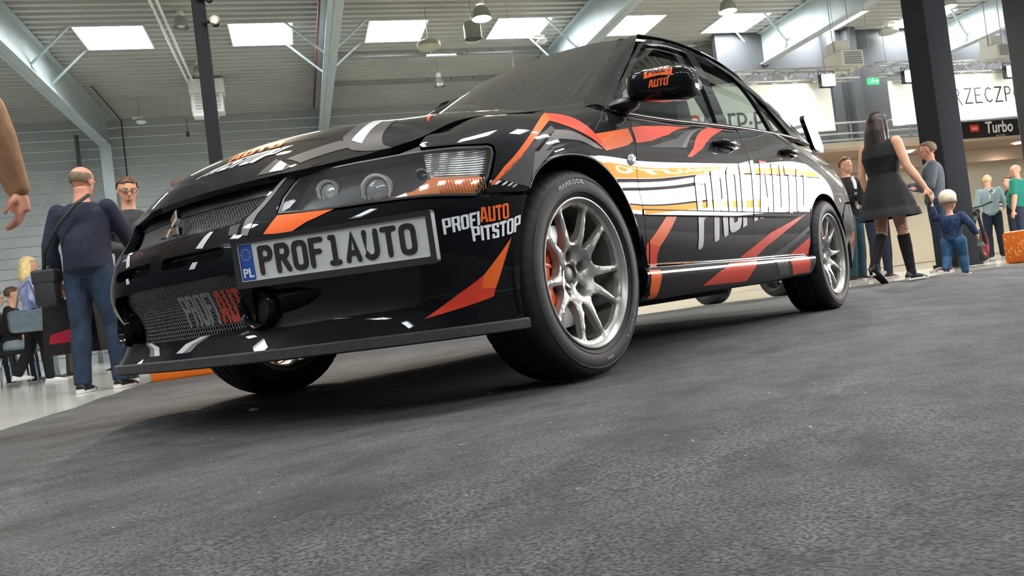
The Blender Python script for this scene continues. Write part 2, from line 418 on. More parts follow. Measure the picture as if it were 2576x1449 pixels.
# --- side glass plane (left): u = x, v = belt(0) -> rail(1)
GL_B = [(-.38,.800,.868),(-.77,.797,.885),(-1.31,.795,.922),(-1.9,.795,.955),(-2.40,.79,.972),(-2.95,.74,.99)]
GL_M = [(-.62,.735,1.08),(-.95,.715,1.14),(-1.38,.705,1.17),(-1.9,.70,1.185),(-2.35,.695,1.18),(-2.80,.66,1.14)]
GL_T = [(-1.02,.570,1.352),(-1.20,.575,1.38),(-1.45,.578,1.398),(-1.9,.578,1.402),(-2.25,.570,1.372),(-2.60,.555,1.275)]
GLASS = Loft([GL_B, GL_M, GL_T], u=[.38,.80,1.32,1.9,2.38,2.9], v=[0,.26,.50], flip=1)

# --- side skirt (left): rows from the sill top outwards and down
def skirt_prof(t):
    fl = .016*max(0., (t-.62)/.38)**1.5
    return [(.800, .319), (.848, .3185), (.868+fl, .312), (.876+fl, .298), (.873+fl, .272), (.860+fl*.8, .240), (.845+fl*.6, .216), (.826+fl*.5, .203), (.790, .202)]
SKIRT = Loft([[(-.350-1.84*t, skirt_prof(t)[r][0], skirt_prof(t)[r][1]) for t in np.linspace(0, 1, 9)] for r in range(8, -1, -1)])
UV = {   # trim lines, lamps and graphics in surface coordinates
    'HL': [(.461,.362),(.565,.351),(.672,.346),(.765,.343),(.851,.343),(.919,.341),(.992,.338),(1.003,.345),(1.044,.393),(1.078,.456),(1.08,.473),(1.068,.482),(.971,.499),(.872,.5),(.773,.505),(.679,.509),(.602,.508),(.536,.506),(.511,.486),(.491,.462),(.467,.421)],
    'BT': [(.125,.349),(.229,.348),(.32,.353),(.347,.369),(.383,.411),(.408,.449),(.466,.511),(.515,.505)],
    'HLin': [(.504,.486),(.486,.465),(.461,.423),(.456,.368)],
    'HLbot': [(.464,.355),(.565,.345),(.672,.341),(.765,.339),(.85,.339),(.918,.336),(1.001,.334),(1.07,.33),(1.164,.315)],
    'BARCH': [(1.147,.28),(1.129,.241),(1.106,.152),(1.098,.062),(1.105,-.002)],
    'SLOT': [(.281,.28),(.302,.263),(.291,.246)],
    'REC': [(.394,.186),(.614,.17),(.826,.172),(.816,.087),(.8,.073),(.572,.071),(.427,.069),(.33,.055)],
    'GROOVE': [(.816,.071),(.825,.082),(.838,.088),(.929,.089),(1.1,.079)],
    'FOG': [(.372,.117)],
    'DSEAM': [(1.904,.534),(1.857,.457),(1.818,.338),(1.823,.261),(1.838,.208),(1.845,.123),(1.871,.025)],
    'ARCHF': [(1.843,.021),(1.827,.066),(1.786,.15),(1.738,.229),(1.683,.287),(1.615,.329),(1.522,.364),(1.407,.386),(1.321,.393),(1.259,.385),(1.207,.36),(1.173,.32)],
    'HLrear': [(1.008,.341),(1.052,.392),(1.087,.457),(1.088,.476),(1.076,.487),(.974,.508),(.874,.511),(.854,.542)],
    'TURN': [(.873,.493),(1.066,.476),(1.025,.401),(.881,.41),(.875,.453)],
    'AMB': [(.672,.352),(.761,.354),(.829,.368),(.881,.406),(1.023,.397),(.992,.341),(.919,.343),(.851,.346)],
    'LAMPS': [(.722,.423),(.581,.453),(.863,.442),(.667,.415)],
    'GRV2': [(2.057,.773),(1.971,.682),(1.725,.537),(1.631,.49),(1.6,.469)],
    'o_peak_l': [(1.471,.598),(1.374,.517),(1.212,.446),(1.043,.36),(1.045,.368),(1.1,.41),(1.228,.473)],
    'r_peak_r': [(1.471,.598),(1.582,.455),(1.624,.418),(1.618,.397),(1.557,.432),(1.374,.517)],
    'o_band_f': [(1.582,.455),(1.84,.49),(1.839,.45),(1.789,.433),(1.618,.397)],
    'r_band_d': [(1.872,.496),(2.103,.528),(2.438,.603),(2.172,.5),(1.984,.46),(1.859,.445)],
    'g_tri': [(1.952,.439),(2.227,.489),(2.555,.621),(2.275,.458)],
    'gl_tri': [(2.238,.457),(2.555,.621),(2.282,.459)],
    'r_slash': [(2.637,.654),(2.822,.641),(2.451,.469),(2.307,.426),(2.262,.424),(2.348,.462)],
    'g_arch1': [(1.359,.495),(1.365,.477),(1.298,.457),(1.23,.43),(1.205,.384),(1.18,.33),(1.072,.376),(1.108,.4),(1.211,.445)],
    'g_arch2': [(1.366,.478),(1.446,.467),(1.538,.428),(1.606,.399),(1.55,.402),(1.471,.428),(1.361,.445),(1.277,.42),(1.23,.417)],
    'g_arch3': [(1.229,.427),(1.277,.419),(1.32,.418),(1.257,.392),(1.209,.367),(1.188,.334),(1.206,.384)],
    'r_lamp': [(.426,.295),(.462,.356),(.619,.346),(.544,.316),(.5,.288)],
    't_profi': [(.891,.236),(.992,.261),(.995,.297),(.89,.278)],
    't_auto': [(.994,.268),(1.086,.264),(1.09,.305),(.996,.306)],
    't_pit': [(.966,.216),(1.118,.222),(1.128,.263),(.965,.257)],
    'o_bolt': [(1.086,.212),(1.019,.093),(.978,.096),(.988,.129)],
    'r_bolt': [(.988,.129),(.978,.096),(1.018,.092),(1.011,.073),(.905,.05),(.817,.033),(.915,.09)],
    'g_chin': [(.045,.02),(.078,.019),(.107,.043),(.166,.062),(.139,.061),(.074,.045)],
    'gd_chin': [(.078,.019),(.114,.02),(.132,.041),(.182,.062),(.166,.062),(.107,.043)],
    'g_slot': [(.166,.234),(.18,.251),(.202,.25),(.19,.233)],
    'g_nose': [(.186,.291),(.212,.327),(.229,.341),(.245,.339),(.215,.287)],
    'g_fin': [(.477,.51),(.458,.497),(.413,.441),(.358,.36),(.355,.304),(.378,.299),(.385,.329),(.394,.375),(.43,.437)],
    'gd_fin': [(.309,.312),(.308,.345),(.344,.349),(.341,.306)],
    'o_door1': [(2.005,.204),(2.095,.204),(1.957,.093),(1.875,.105),(1.873,.114)],
    'r_door1': [(1.875,.105),(1.957,.093),(1.944,.062),(1.953,.021),(1.901,.02)],
    'r_fend1': [(1.851,.101),(1.865,.111),(1.887,.025),(1.863,.023)],
    'r_door2': [(2.727,.032),(2.931,.03),(3.042,.076),(3.267,.139),(3.605,.23),(3.535,.223),(3.091,.139),(2.906,.086)],
    'r_door3': [(3.666,.116),(3.672,.022),(3.389,.025),(3.473,.055)],
    'g_door3': [(3.152,.032),(3.387,.098),(3.654,.172),(3.665,.156),(3.283,.028)],
    't_dprofi': [(2.281,.072),(2.932,.198),(2.986,.447),(2.291,.355)],
    't_dauto': [(2.958,.202),(3.642,.248),(3.729,.44),(3.018,.449)],
    'o_sk1': [(.014,.158),(.097,.156),(.101,.048),(.042,.05)],
    'r_sk2': [(.716,.158),(1.04,.161),(.977,.112),(.935,.071),(.464,.077),(.578,.119)],
    'r_sk3': [(1.446,.155),(1.726,.161),(1.795,.075),(1.542,.074)],
    'g_sk3': [(1.252,.157),(1.399,.156),(1.493,.077),(1.34,.08)],
    'h_auto': [(.143,.107),(.293,.163),(.26,.208),(.116,.162)],
    'h_pit': [(.024,.069),(.297,.084),(.341,.159),(.153,.104)],
    'h_g1': [(.324,.019),(.344,.087),(.449,.035),(.427,.021)],
    'h_gl1': [(.362,.023),(.368,.076),(.411,.052),(.418,.021)],
    'h_g2': [(.484,.194),(.665,.061),(.679,.069),(.494,.392),(.326,.454)],
    'h_gl2': [(.541,.175),(.589,.155),(.431,.409),(.374,.426)],
    'h_gd3': [(.384,.081),(.5,.174),(.597,.149),(.482,.051)],
    'h_o': [(.475,.539),(.462,.607),(.617,.375)],
}
# ================================================================ the hall
def hq(name, pts, m, kind='structure', parent=None): return mobj(name, ([HW(*q) for q in pts], [tuple(range(len(pts)))]), m, parent, kind=kind)
A0, A1, W0, W1 = -26., 40., -22., 27.85
CARPET = mat('carpet_grey', (.072, .074, .080), .95)
def carpet_nodes(m):
    nt = m.node_tree; b = bsdf(m); L = nt.links; tc = nt.nodes.new('ShaderNodeTexCoord')
    n1 = nt.nodes.new('ShaderNodeTexNoise'); n1.inputs['Scale'].default_value = 4.2; n1.inputs['Detail'].default_value = 7; n1.inputs['Roughness'].default_value = .72
    mp = nt.nodes.new('ShaderNodeMapping'); mp.inputs['Rotation'].default_value = (0, 0, .35); mp.inputs['Scale'].default_value = (.75, 1.3, 1)
    L.new(tc.outputs['Object'], mp.inputs[0]); L.new(mp.outputs[0], n1.inputs['Vector'])
    n2 = nt.nodes.new('ShaderNodeTexNoise'); n2.inputs['Scale'].default_value = 190; n2.inputs['Detail'].default_value = 3
    L.new(tc.outputs['Object'], n2.inputs['Vector'])
    r = nt.nodes.new('ShaderNodeValToRGB'); r.color_ramp.elements[0].position = .36; r.color_ramp.elements[0].color = (.009, .0095, .0105, 1); r.color_ramp.elements[1].position = .60; r.color_ramp.elements[1].color = (.041, .042, .0455, 1)
    L.new(n1.outputs[0], r.inputs[0])
    r2 = nt.nodes.new('ShaderNodeValToRGB'); r2.color_ramp.elements[0].position = .38; r2.color_ramp.elements[0].color = (.12, .12, .12, 1); r2.color_ramp.elements[1].position = .62; r2.color_ramp.elements[1].color = (1.8, 1.8, 1.8, 1)
    L.new(n2.outputs[0], r2.inputs[0])
    mx = nt.nodes.new('ShaderNodeMix'); mx.data_type = 'RGBA'; mx.blend_type = 'MULTIPLY'; mx.inputs[0].default_value = 1
    L.new(r.outputs[0], mx.inputs[6]); L.new(r2.outputs[0], mx.inputs[7]); L.new(mx.outputs[2], b.inputs['Base Color'])
    n3 = nt.nodes.new('ShaderNodeTexNoise'); n3.inputs['Scale'].default_value = 5; n3.inputs['Detail'].default_value = 4; L.new(mp.outputs[0], n3.inputs['Vector'])
    ad = nt.nodes.new('ShaderNodeMath'); ad.operation = 'MULTIPLY_ADD'; ad.inputs[1].default_value = .12; L.new(n2.outputs[0], ad.inputs[0]); L.new(n3.outputs[0], ad.inputs[2])
    bp = nt.nodes.new('ShaderNodeBump'); bp.inputs['Strength'].default_value = 1.0; bp.inputs['Distance'].default_value = .02; L.new(ad.outputs[0], bp.inputs['Height']); L.new(bp.outputs[0], b.inputs['Normal'])
    b.inputs['Sheen Weight'].default_value = .06; b.inputs['Sheen Roughness'].default_value = .5
carpet_nodes(CARPET)
FLOOR = noisy(mat('hall_floor_grey', srgb(168, 168, 160), .16, spec=.5), 1.2, .12)
floor = hq('floor', [(A0, W0, -.014), (A1, W0, -.014), (A1, W1, -.014), (A0, W1, -.014)], FLOOR)

# carpet: gently rumpled sheet, edges parallel to the hall
def carpet_mesh():
    a0, a1, w0, w1 = -1.19, 13.0, -9.0, 7.2
    xs = np.unique(np.concatenate([np.arange(a0, 6, .09), np.arange(6, a1, .5), [a1]])); ys = np.unique(np.concatenate([np.arange(w0, 0, .4), np.arange(0, 7.2, .09), [w1]]))
    X, Y = np.meshgrid(xs, ys)
    Z = np.zeros_like(X)
    for k in range(14):
        t = rng.uniform(0, 2*math.pi); f = rng.uniform(2.0, 9.0); th = rng.normal(1.75, .35)
        Z += .0075/f*np.sin(f*(X*math.cos(th)+Y*math.sin(th))+t+.8*np.sin(1.3*X+k))
    Z = np.clip(Z, -.009, .002)-.001
    V = [HW(a, w, z) for a, w, z in zip(X.ravel(), Y.ravel(), Z.ravel())]; nx = len(xs); F = []
    for j in range(len(ys)-1):
        for i in range(nx-1): F.append((j*nx+i, j*nx+i+1, (j+1)*nx+i+1, (j+1)*nx+i))
    return V, F
mobj('carpet', carpet_mesh(), CARPET, smooth=True, kind='structure')
mobj('carpet_edge_tape', J([HW(-1.205, -9, .001), HW(-1.19, -9, .001), HW(-1.19, 7.2, .001), HW(-1.205, 7.2, .001)], [(0, 1, 2, 3)]) if False else ([HW(-1.205, -9, -.004), HW(-1.188, -9, .0), HW(-1.188, 7.2, .0), HW(-1.205, 7.2, -.004)], [(0, 1, 2, 3)]), mat('carpet_tape', (.02, .02, .02), .8), kind='structure')
# ---- roof deck: trapezoidal sheet with ribs along a, openings for the roof lights
DECKM = noisy(mat('roof_deck_grey', srgb(176, 175, 168), .55, .1), .6, .08)
PITCH = .3105
SKW = [(20.575-.776-k*57*.3105, 20.575+.776-k*57*.3105) for k in (0, 1, 1.63158)]; SKC = [-3.67+3.474*k for k in range(-3, 10)]  # rows and roof lights out of view are added to light the car
prof = [(0, 0), (.09, 0), (.125, .11), (.24, .11), (.275, 0)]      # (dw, dz)
def deck():
    V = []; F = []
    n0 = int(round((SKW[0][0]-W0)/PITCH)); start = SKW[0][0]-n0*PITCH
    w = start
    while w < W1:
        segs = [(A0, A1)]
        for (s0, s1) in SKW:
            if w+PITCH/2 > s0 and w+PITCH/2 < s1:
                segs = []; a = A0
                for c in SKC: segs.append((a, c-.776)); a = c+.776
                segs.append((a, A1))
        for a0, a1 in segs:
            if a1 <= a0: continue
            n = len(V); pr = prof+[(PITCH, 0)]
            for dw, dz in pr: V.append(HW(a0, w+dw, HC+dz)); V.append(HW(a1, w+dw, HC+dz))
            for i in range(len(pr)-1): F.append((n+2*i, n+2*i+1, n+2*i+3, n+2*i+2))
        w += PITCH
    return V, F
mobj('ceiling', deck(), DECKM, kind='structure')
hq('ceiling_cover', [(A0, W0, HC+1.3), (A1, W0, HC+1.3), (A1, W1, HC+1.3), (A0, W1, HC+1.3)], DECKM)
SKM = mat('roof_light_glow', (.9, .93, .97), .5, emis=(.93, .97, 1.0), es=SKY_E); SKF = mat('roof_light_frame', srgb(205, 207, 208), .5)
sk_mesh = None; n_in = 0
def hbox(a0, a1, w0, w1, z0, z1): return [HW(a, w, z) for a, w, z in ((a0, w0, z0), (a1, w0, z0), (a1, w1, z0), (a0, w1, z0), (a0, w0, z1), (a1, w0, z1), (a1, w1, z1), (a0, w1, z1))], [(0, 3, 2, 1), (4, 5, 6, 7), (0, 1, 5, 4), (1, 2, 6, 5), (2, 3, 7, 6), (3, 0, 4, 7)]
for row, (s0, s1) in enumerate(SKW):
    for c in SKC:
        if c < A0+1 or c > A1-1: continue
        if row == 0 and -5 < c < 19: n_in += 1
        nm = ['first', 'second', 'third', 'fourth', 'fifth', 'sixth', 'seventh'][int(round((c+3.67)/3.474))] if row == 0 and -5 < c < 19 else None
        e = empty('roof_light', HW(c, (s0+s1)/2, HC), HROT, label=('%s bright square roof light from the left in the metal ceiling' % nm) if nm else 'unseen square roof light added further along the metal ceiling for its light', cat='skylight', group='roof lights')
        g = .776
        if sk_mesh is None:
            o1 = mobj('glazing', quad((-g, -g, .32), (-g, g, .32), (g, g, .32), (g, -g, .32)), SKM, e)
            fr_ = J([box((0, -g, .16), (2*g+.04, .03, .36)), box((0, g, .16), (2*g+.04, .03, .36)), box((-g, 0, .16), (.03, 2*g, .36)), box((g, 0, .16), (.03, 2*g, .36))])
            o2 = mobj('curb', fr_, SKF, e); o3 = mobj('opening_bar', box((.60, 0, .26), (.04, 1.2, .04)), SKF, e); sk_mesh = (o1.data, o2.data, o3.data)
        else:
            for nme, d in zip(('glazing', 'curb', 'opening_bar'), sk_mesh):
                o = bpy.data.objects.new(nme, d); COL.objects.link(o); o.parent = e
# ---- walls
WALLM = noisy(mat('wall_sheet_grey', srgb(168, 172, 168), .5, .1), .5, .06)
def wall_cladding(a0, a1, w, z1, pitch=.335):
    V = []; F = []; z = 0
    while z < z1:
        n = len(V); V += [HW(a0, w, z), HW(a1, w, z), HW(a0, w, z+pitch-.035), HW(a1, w, z+pitch-.035), HW(a0, w+.03, z+pitch-.02), HW(a1, w+.03, z+pitch-.02), HW(a0, w+.03, z+pitch), HW(a1, w+.03, z+pitch)]
        F += [(n, n+1, n+3, n+2), (n+2, n+3, n+5, n+4), (n+4, n+5, n+7, n+6)]; z += pitch
    return V, F
mobj('wall_back', wall_cladding(A0, A1, W1, HC+.2), WALLM, kind='structure')
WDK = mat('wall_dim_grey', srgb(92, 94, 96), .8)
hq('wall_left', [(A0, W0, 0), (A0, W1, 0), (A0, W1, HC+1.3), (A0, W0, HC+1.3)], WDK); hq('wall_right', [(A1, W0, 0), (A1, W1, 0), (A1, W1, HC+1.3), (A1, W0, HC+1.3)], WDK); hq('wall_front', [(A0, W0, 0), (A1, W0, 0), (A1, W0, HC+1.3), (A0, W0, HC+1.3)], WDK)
# ---- steel frames
STEEL = noisy(mat('frame_steel_grey', srgb(178, 188, 188), .45, .15), 2, .05)
for k, a in enumerate((-12.4, -5.5, 1.4, 8.3, 15.2, 22.1)):
    nm = ['far left', 'left', 'second', 'third', 'fourth', 'far right'][k]
    e = empty('portal_frame', HW(a, 12, 0), HROT, label='grey steel roof beam with wall column, %s of the frames' % nm, cat='steel beam', group='portal frames')
    mobj('web', box((0, 1.5, HC-.52), (.02, 28.7, 1.0)), STEEL, e)
    mobj('lower_flange', J(box((0, 1.5, HC-1.02), (.34, 28.7, .03)), T(cyl((0, -12.8, HC-1.0), (0, 15.8, HC-1.0), .07, n=10))), STEEL, e)
    mobj('upper_flange', box((0, 1.5, HC-.02), (.30, 28.7, .03)), STEEL, e)
    mobj('column_web', box((0, 15.55, HC/2-.5), (.02, .55, HC-1.0)), STEEL, e); mobj('column_flange', box((0, 15.25, HC/2-.5), (.34, .03, HC-1.0)), STEEL, e)
    for s, ks in ((1, 1), (-1, 1)):
        for wv in (19.8, 21.35):
            mobj('fly_brace', cyl((s*.03, wv-12+.45, HC-.70), (s*1.02, wv-12, HC+.02), .033, n=8), STEEL, e)
    mobj('gusset', J([prism([(-.16, HC-1.0), (.16, HC-1.0), (.02, HC-.7), (-.02, HC-.7)], wv-12+.44, wv-12+.46, 'y') for wv in (19.8, 21.35)]), STEEL, e)
# ---- hall fittings
WHITE = mat('white_coat', srgb(225, 226, 220), .45); GALV = mat('galvanised', srgb(170, 172, 170), .35, .7); BLK = noisy(mat('black_cloth', srgb(24, 26, 31), .8), 3, .15); SILV = mat('lamp_silver', srgb(185, 188, 182), .3, .8)
WARM = mat('warm_bulb', (1, .8, .5), .5, emis=(1., .80, .50), es=60.); COOLW = mat('cool_bulb', (1, 1, 1), .5, emis=(1., .95, .88), es=90.)
def spot_light(name, loc, target, power, col, size=1.1, blend=.5, rad=.08, parent=None):
    l = bpy.data.lights.new(name, 'SPOT'); l.energy = power; l.color = col; l.spot_size = size; l.spot_blend = blend; l.shadow_soft_size = rad
    o = bpy.data.objects.new(name, l); COL.objects.link(o); d = Vector(target)-Vector(loc); o.rotation_euler = d.to_track_quat('-Z', 'Y').to_euler(); o.location = loc
    if parent:
        o.parent = parent; o.matrix_parent_inverse = (Matrix.Translation(parent.location) @ Matrix.Rotation(parent.rotation_euler.z, 4, 'Z')).inverted()
    return o
def highbay(a, w, z, lab, lit=False, r=.18, pw=500):
    e = empty('high_bay_lamp', HW(a, w, z), HROT, label=lab, cat='ceiling lamp', group='high bay lamps')
    mobj('reflector', lathe([(r, 0), (r*.97, .06), (r*.75, .20), (r*.45, .26), (r*.40, .27)], 24, 'z'), SILV, e, smooth=True)
    mobj('ballast', J(lathe([(.001, .42), (.06, .42), (.085, .38), (.085, .30), (.06, .26)], 16, 'z')), WHITE, e, smooth=True)
    mobj('hanger', J(cyl((0, 0, .42), (0, 0, max(.45, HC-z)), .008, n=6)), GALV, e)
    mobj('bulb', sphere((0, 0, .07), (r*.6, r*.6, .07), 12, 8), WARM if lit else mat('bulb_off', (.5, .5, .46), .2, coat=1.), e, smooth=True)
    if lit: spot_light('lamp_light', HW(a, w, z-.03), HW(a, w, 0), pw, (1, .82, .58), 2.2, .6, .15, e)
highbay(-1.95, 19, 7.60, 'unlit bell shaped ceiling lamp left of the black pole')
highbay(-1.98, 22.5, 7.62, 'ceiling lamp half hidden behind the black pole above the heater')
highbay(4.80, 23, 7.16, 'small unlit bell lamp hanging above the windscreen')
highbay(4.17, 15, 6.10, 'glowing warm ceiling lamp between the third and fourth roof light', True, .20)
highbay(9.84, 15, 6.15, 'glowing warm ceiling lamp in front of the sixth roof light', True, .20)
highbay(15.9, 15, 6.15, 'glowing ceiling lamp right of the black column', True, .20, 200)
for a, w, q in ((-1.5, 6.5, 'left'), (.6, 3.6, 'middle'), (6.5, 3., 'right')): highbay(a, w, 6.2, 'warm ceiling lamp high above the car, %s of three' % q, True, .20, 130)
for a, w, z, lab in ((3.82, 19, 6.97, 'flat round ceiling fan disc hanging in front of the third roof light'), (19.7, 21, 7.7, 'flat round ceiling disc left of the right hand column')):
    e = empty('ceiling_disc', HW(a, w, z), HROT, label=lab, cat='air diffuser', group='ceiling discs')
    mobj('dish', lathe([(.001, -.02), (.27, -.02), (.30, .0), (.30, .10), (.25, .14), (.001, .16)], 28, 'z'), mat('disc_beige', srgb(176, 174, 158), .5), e, auto=40); mobj('hanger', cyl((0, 0, .15), (0, 0, HC-z), .012, n=6), GALV, e)
e = empty('exhaust_cylinder', HW(4.47, 17, 6.39), HROT, label='short grey metal cylinder lamp hanging below the warm lamp', cat='ceiling lamp')
mobj('housing', lathe([(.235, 0), (.225, .02), (.20, .04), (.20, .36), (.18, .40), (.001, .41)], 24, 'z'), SILV, e, auto=40); mobj('hanger', cyl((0, 0, .4), (0, 0, HC-6.39), .012, n=6), GALV, e)
for a, w, z, lab in ((-4.08, 25.5, 7.22, 'white emergency lamp pair hanging near the left column'), (7.2, 20, 7.40, 'white sensor box hanging beside the third beam')):
    e = empty('emergency_lamp', HW(a, w, z), HROT, label=lab, cat='emergency lamp', group='emergency lamps')
    mobj('box', box((-.08, 0, .12), (.30, .16, .05), bev=.01), WHITE, e); mobj('dome', lathe([(.001, -.06), (.10, -.05), (.16, .0), (.12, .05), (.001, .06)], 20, 'z'), WHITE, e, smooth=True); mobj('hanger', cyl((-.03, 0, .1), (-.03, 0, HC-z), .01, n=6), GALV, e)
e = empty('strip_lamp', HW(4.55, 21, 7.44), HROT, label='slim white strip lamp under the metal ceiling', cat='strip lamp'); mobj('tube', box((0, 0, 0), (.85, .08, .06), bev=.015), WHITE, e); mobj('hanger', J(cyl((-.3, 0, 0), (-.3, 0, .56), .006, n=5), cyl((.3, 0, 0), (.3, 0, .56), .006, n=5)), GALV, e)
# unit heater with pipes
e = empty('unit_heater', HW(-1.95, 24, 6.80), HROT, label='white box shaped air heater hanging behind the black pole', cat='air heater')
mobj('cabinet', J(box((0, 0, .92), (.98, .55, .42), bev=.02), box((-.02, 0, .42), (.90, .50, .58), bev=.04)), WHITE, e); mobj('louvre', J([box((0, -.27, .25+.09*k), (.7, .02, .05)) for k in range(5)]), mat('heater_grey', srgb(190, 190, 182), .5), e)
mobj('bracket', J(cyl((-.45, 0, 1.1), (-.45, 0, 1.2), .02), cyl((.45, 0, 1.1), (.45, 0, 1.2), .02)), GALV, e); mobj('foot', box((-.1, -.1, .07), (.7, .4, .14), bev=.04), WHITE, e)
for da in (0, .14): 
    o = mobj('heating_pipe', tube([HW(-2.41+da, 8, 7.75), HW(-2.41+da, 23.2, 7.75), HW(-2.41+da, 23.55, 7.75)], .035, 8), WHITE, smooth=True, label='white heating pipe under the ceiling, %s of the pair' % ('left' if da == 0 else 'right'), cat='pipe', group='heating pipes')
mobj('sprinkler_pipe', tube([HW(1.17, 8, 7.55), HW(1.13, 26, 7.55)], .03, 6), mat('red_pipe', srgb(120, 50, 40), .5), smooth=True, label='thin red pipe along the second beam', cat='pipe')
mobj('cable_conduit', tube([HW(-5.02, 24, 7.9), HW(-5.03, 27.7, 7.9), HW(-5.05, 27.7, 0)], .02, 6), mat('conduit_black', (.02, .02, .02), .5), smooth=True, label='black cable running down the wall beside the left column', cat='cable')
mobj('rain_pipe', tube([HW(-6.35, 27.4, 7.4), HW(-6.35, 27.4, 0)], .07, 10), GALV, smooth=True, label='grey vertical drain pipe left of the wall column', cat='pipe')
for n_, (p0, p1) in enumerate((((-6.1, 27.6, 7.0), (-9.9, 27.6, 2.7)), ((-12.2, 27.6, 6.8), (-6.2, 27.6, 1.2)))):
    mobj('wall_brace', tube([HW(*p0), HW(*p1)], .014, 6), STEEL, smooth=True, label=['thin diagonal steel brace rising to the left column', 'thin diagonal steel brace falling behind the blonde woman'][n_], cat='brace', group='wall braces')
mobj('wall_camera', J(T(tube([(0, 0, .55), (0, 0, .12)], .012, 6)), box((0, 0, .08), (.10, .12, .08), bev=.02), T(sphere((0, 0, .01), .06, 12, 8))), mat('camera_dark', (.05, .05, .05), .4), loc=HW(-2.9, 26.6, 7.0), rz=HROT, label='small camera on a rod below the ceiling near the heater', cat='camera')
for k in range(4): mobj('cable_tray', J(box((0, 0, 0), (6.6, .10, .06)), *[box((-3+q*.75, 0, .06), (.03, .12, .1)) for q in range(9)]), GALV, loc=HW(4.85+(k % 2)*6.9, 22.2+2.6*(k//2), 7.88), rz=HROT, label='thin metal cable tray under the ceiling, %s of four' % ['nearest', 'second', 'third', 'farthest'][k], cat='cable tray', group='cable trays')
# black poles
e = empty('black_pole', HW(-.72, 9, 0), HROT, label='tall slim black pole behind the bonnet', cat='pole'); mobj('shaft', box((0, 0, 4), (.14, .14, 8.), bev=.01), BLK, e); mobj('base_plate', box((0, 0, .02), (.5, .5, .04)), BLK, e)
for k, (a, z) in enumerate(((-.60, 4.02), (-.56, 3.75))):
    e = empty('pole_spotlight', HW(a, 8.9, z), HROT, label='small glowing spotlight clamped to the black pole, %s one' % ['upper', 'lower'][k], cat='spotlight', group='pole spotlights')
    mobj('can', T(lathe([(.04, -.06), (.055, .06), (.05, .05)], 14, 'y'), rz=math.pi), BLK, e, smooth=True); mobj('bulb', sphere((0, -.05, 0), .032, 12, 8), WARM, e, smooth=True); mobj('clamp', box((-.07, 0, 0), (.12, .03, .03)), BLK, e)
    spot_light('lamp_light', HW(a, 8.8, z), (-.5, .2, .6), 260, (1, .8, .55), .9, .6, .06, e)
for a, lab in ((9.64, 'thick black column behind the toddler'), (11.62, 'black column at the right edge of the picture')):
    e = empty('black_column', HW(a, 9.54, 0), HROT, label=lab, cat='column', group='black columns'); mobj('shaft', box((0, 0, 4), (.42, .42, 8.), bev=.02), BLK, e); mobj('base', box((0, 0, .03), (.47, .47, .06)), BLK, e)
# ---- truss with banners and floodlights
def truss(a0, a1, w, z, lab):
    e = empty('lighting_truss', HW(a0, w, z), HROT, label=lab, cat='truss', group='lighting trusses'); L = a1-a0; P = []
    for y, zz in ((-.12, -.12), (.12, -.12), (-.12, .12), (.12, .12)): P.append(cyl((0, y, zz), (L, y, zz), .022, n=8))
    mobj('chords', J(P), GALV, e, smooth=True); D = []; n = int(L/.25)
    for i in range(n):
        x0, x1 = i*L/n, (i+1)*L/n; f = 1 if i % 2 else -1
        for y in (-.12, .12): D.append(cyl((x0, y, -.12*f), (x1, y, .12*f), .011, n=5))
        D.append(cyl((x0, -.12*f, -.12), (x1, .12*f, -.12), .011, n=5))
    mobj('lacing', J(D), GALV, e, smooth=True)
    mobj('suspension_cables', J(cyl((.4, 0, .1), (.4, 0, HC-z), .006, n=5), cyl((L-.4, 0, .1), (L-.4, 0, HC-z), .006, n=5)), GALV, e)
truss(4.0, 12.1, 14., 4.34, 'silver lighting truss above the white banner behind the car')
truss(12.55, 14.2, 14., 4.40, 'short silver truss behind the woman')
truss(14.3, 18.0, 14., 4.36, 'silver lighting truss above the banner with serif letters')
BANM = noisy(mat('banner_white', srgb(238, 234, 220), .7), 2, .02)
def banner(a0, a1, z0, z1, w, lab, extra=()):
    e = empty('banner', HW((a0+a1)/2, w, z0), HROT, label=lab, cat='banner', group='hanging banners')
    mobj('sheet', box((0, 0, (z1-z0)/2), (a1-a0, .02, z1-z0)), BANM, e); mobj('hem_bar', cyl((-(a1-a0)/2, 0, 0), ((a1-a0)/2, 0, 0), .018, n=8), GALV, e, smooth=True)
    for s, x, z, size, m, sx, al in extra:
        v, f = text_vf(s, size, sx=sx, bold=.006, align=al); mobj('lettering', T((v, f), (x, -.0125, z), rx=math.pi/2), m, e)
    return e
BRED = mat('banner_red', srgb(214, 52, 34), .6); BBLK = mat('banner_black', srgb(28, 28, 30), .6)
banner(4.2, 11.42, 3.12, 4.18, 14., 'white banner behind the car windows with red and black lettering', (('auto', .43, .42, .55, BRED, 1., 'RIGHT'), ('corp.pl', .47, .42, .55, BBLK, 1., 'LEFT')))
banner(12.92, 13.62, 3.14, 4.14, 14., 'narrow white banner behind the head of the woman')
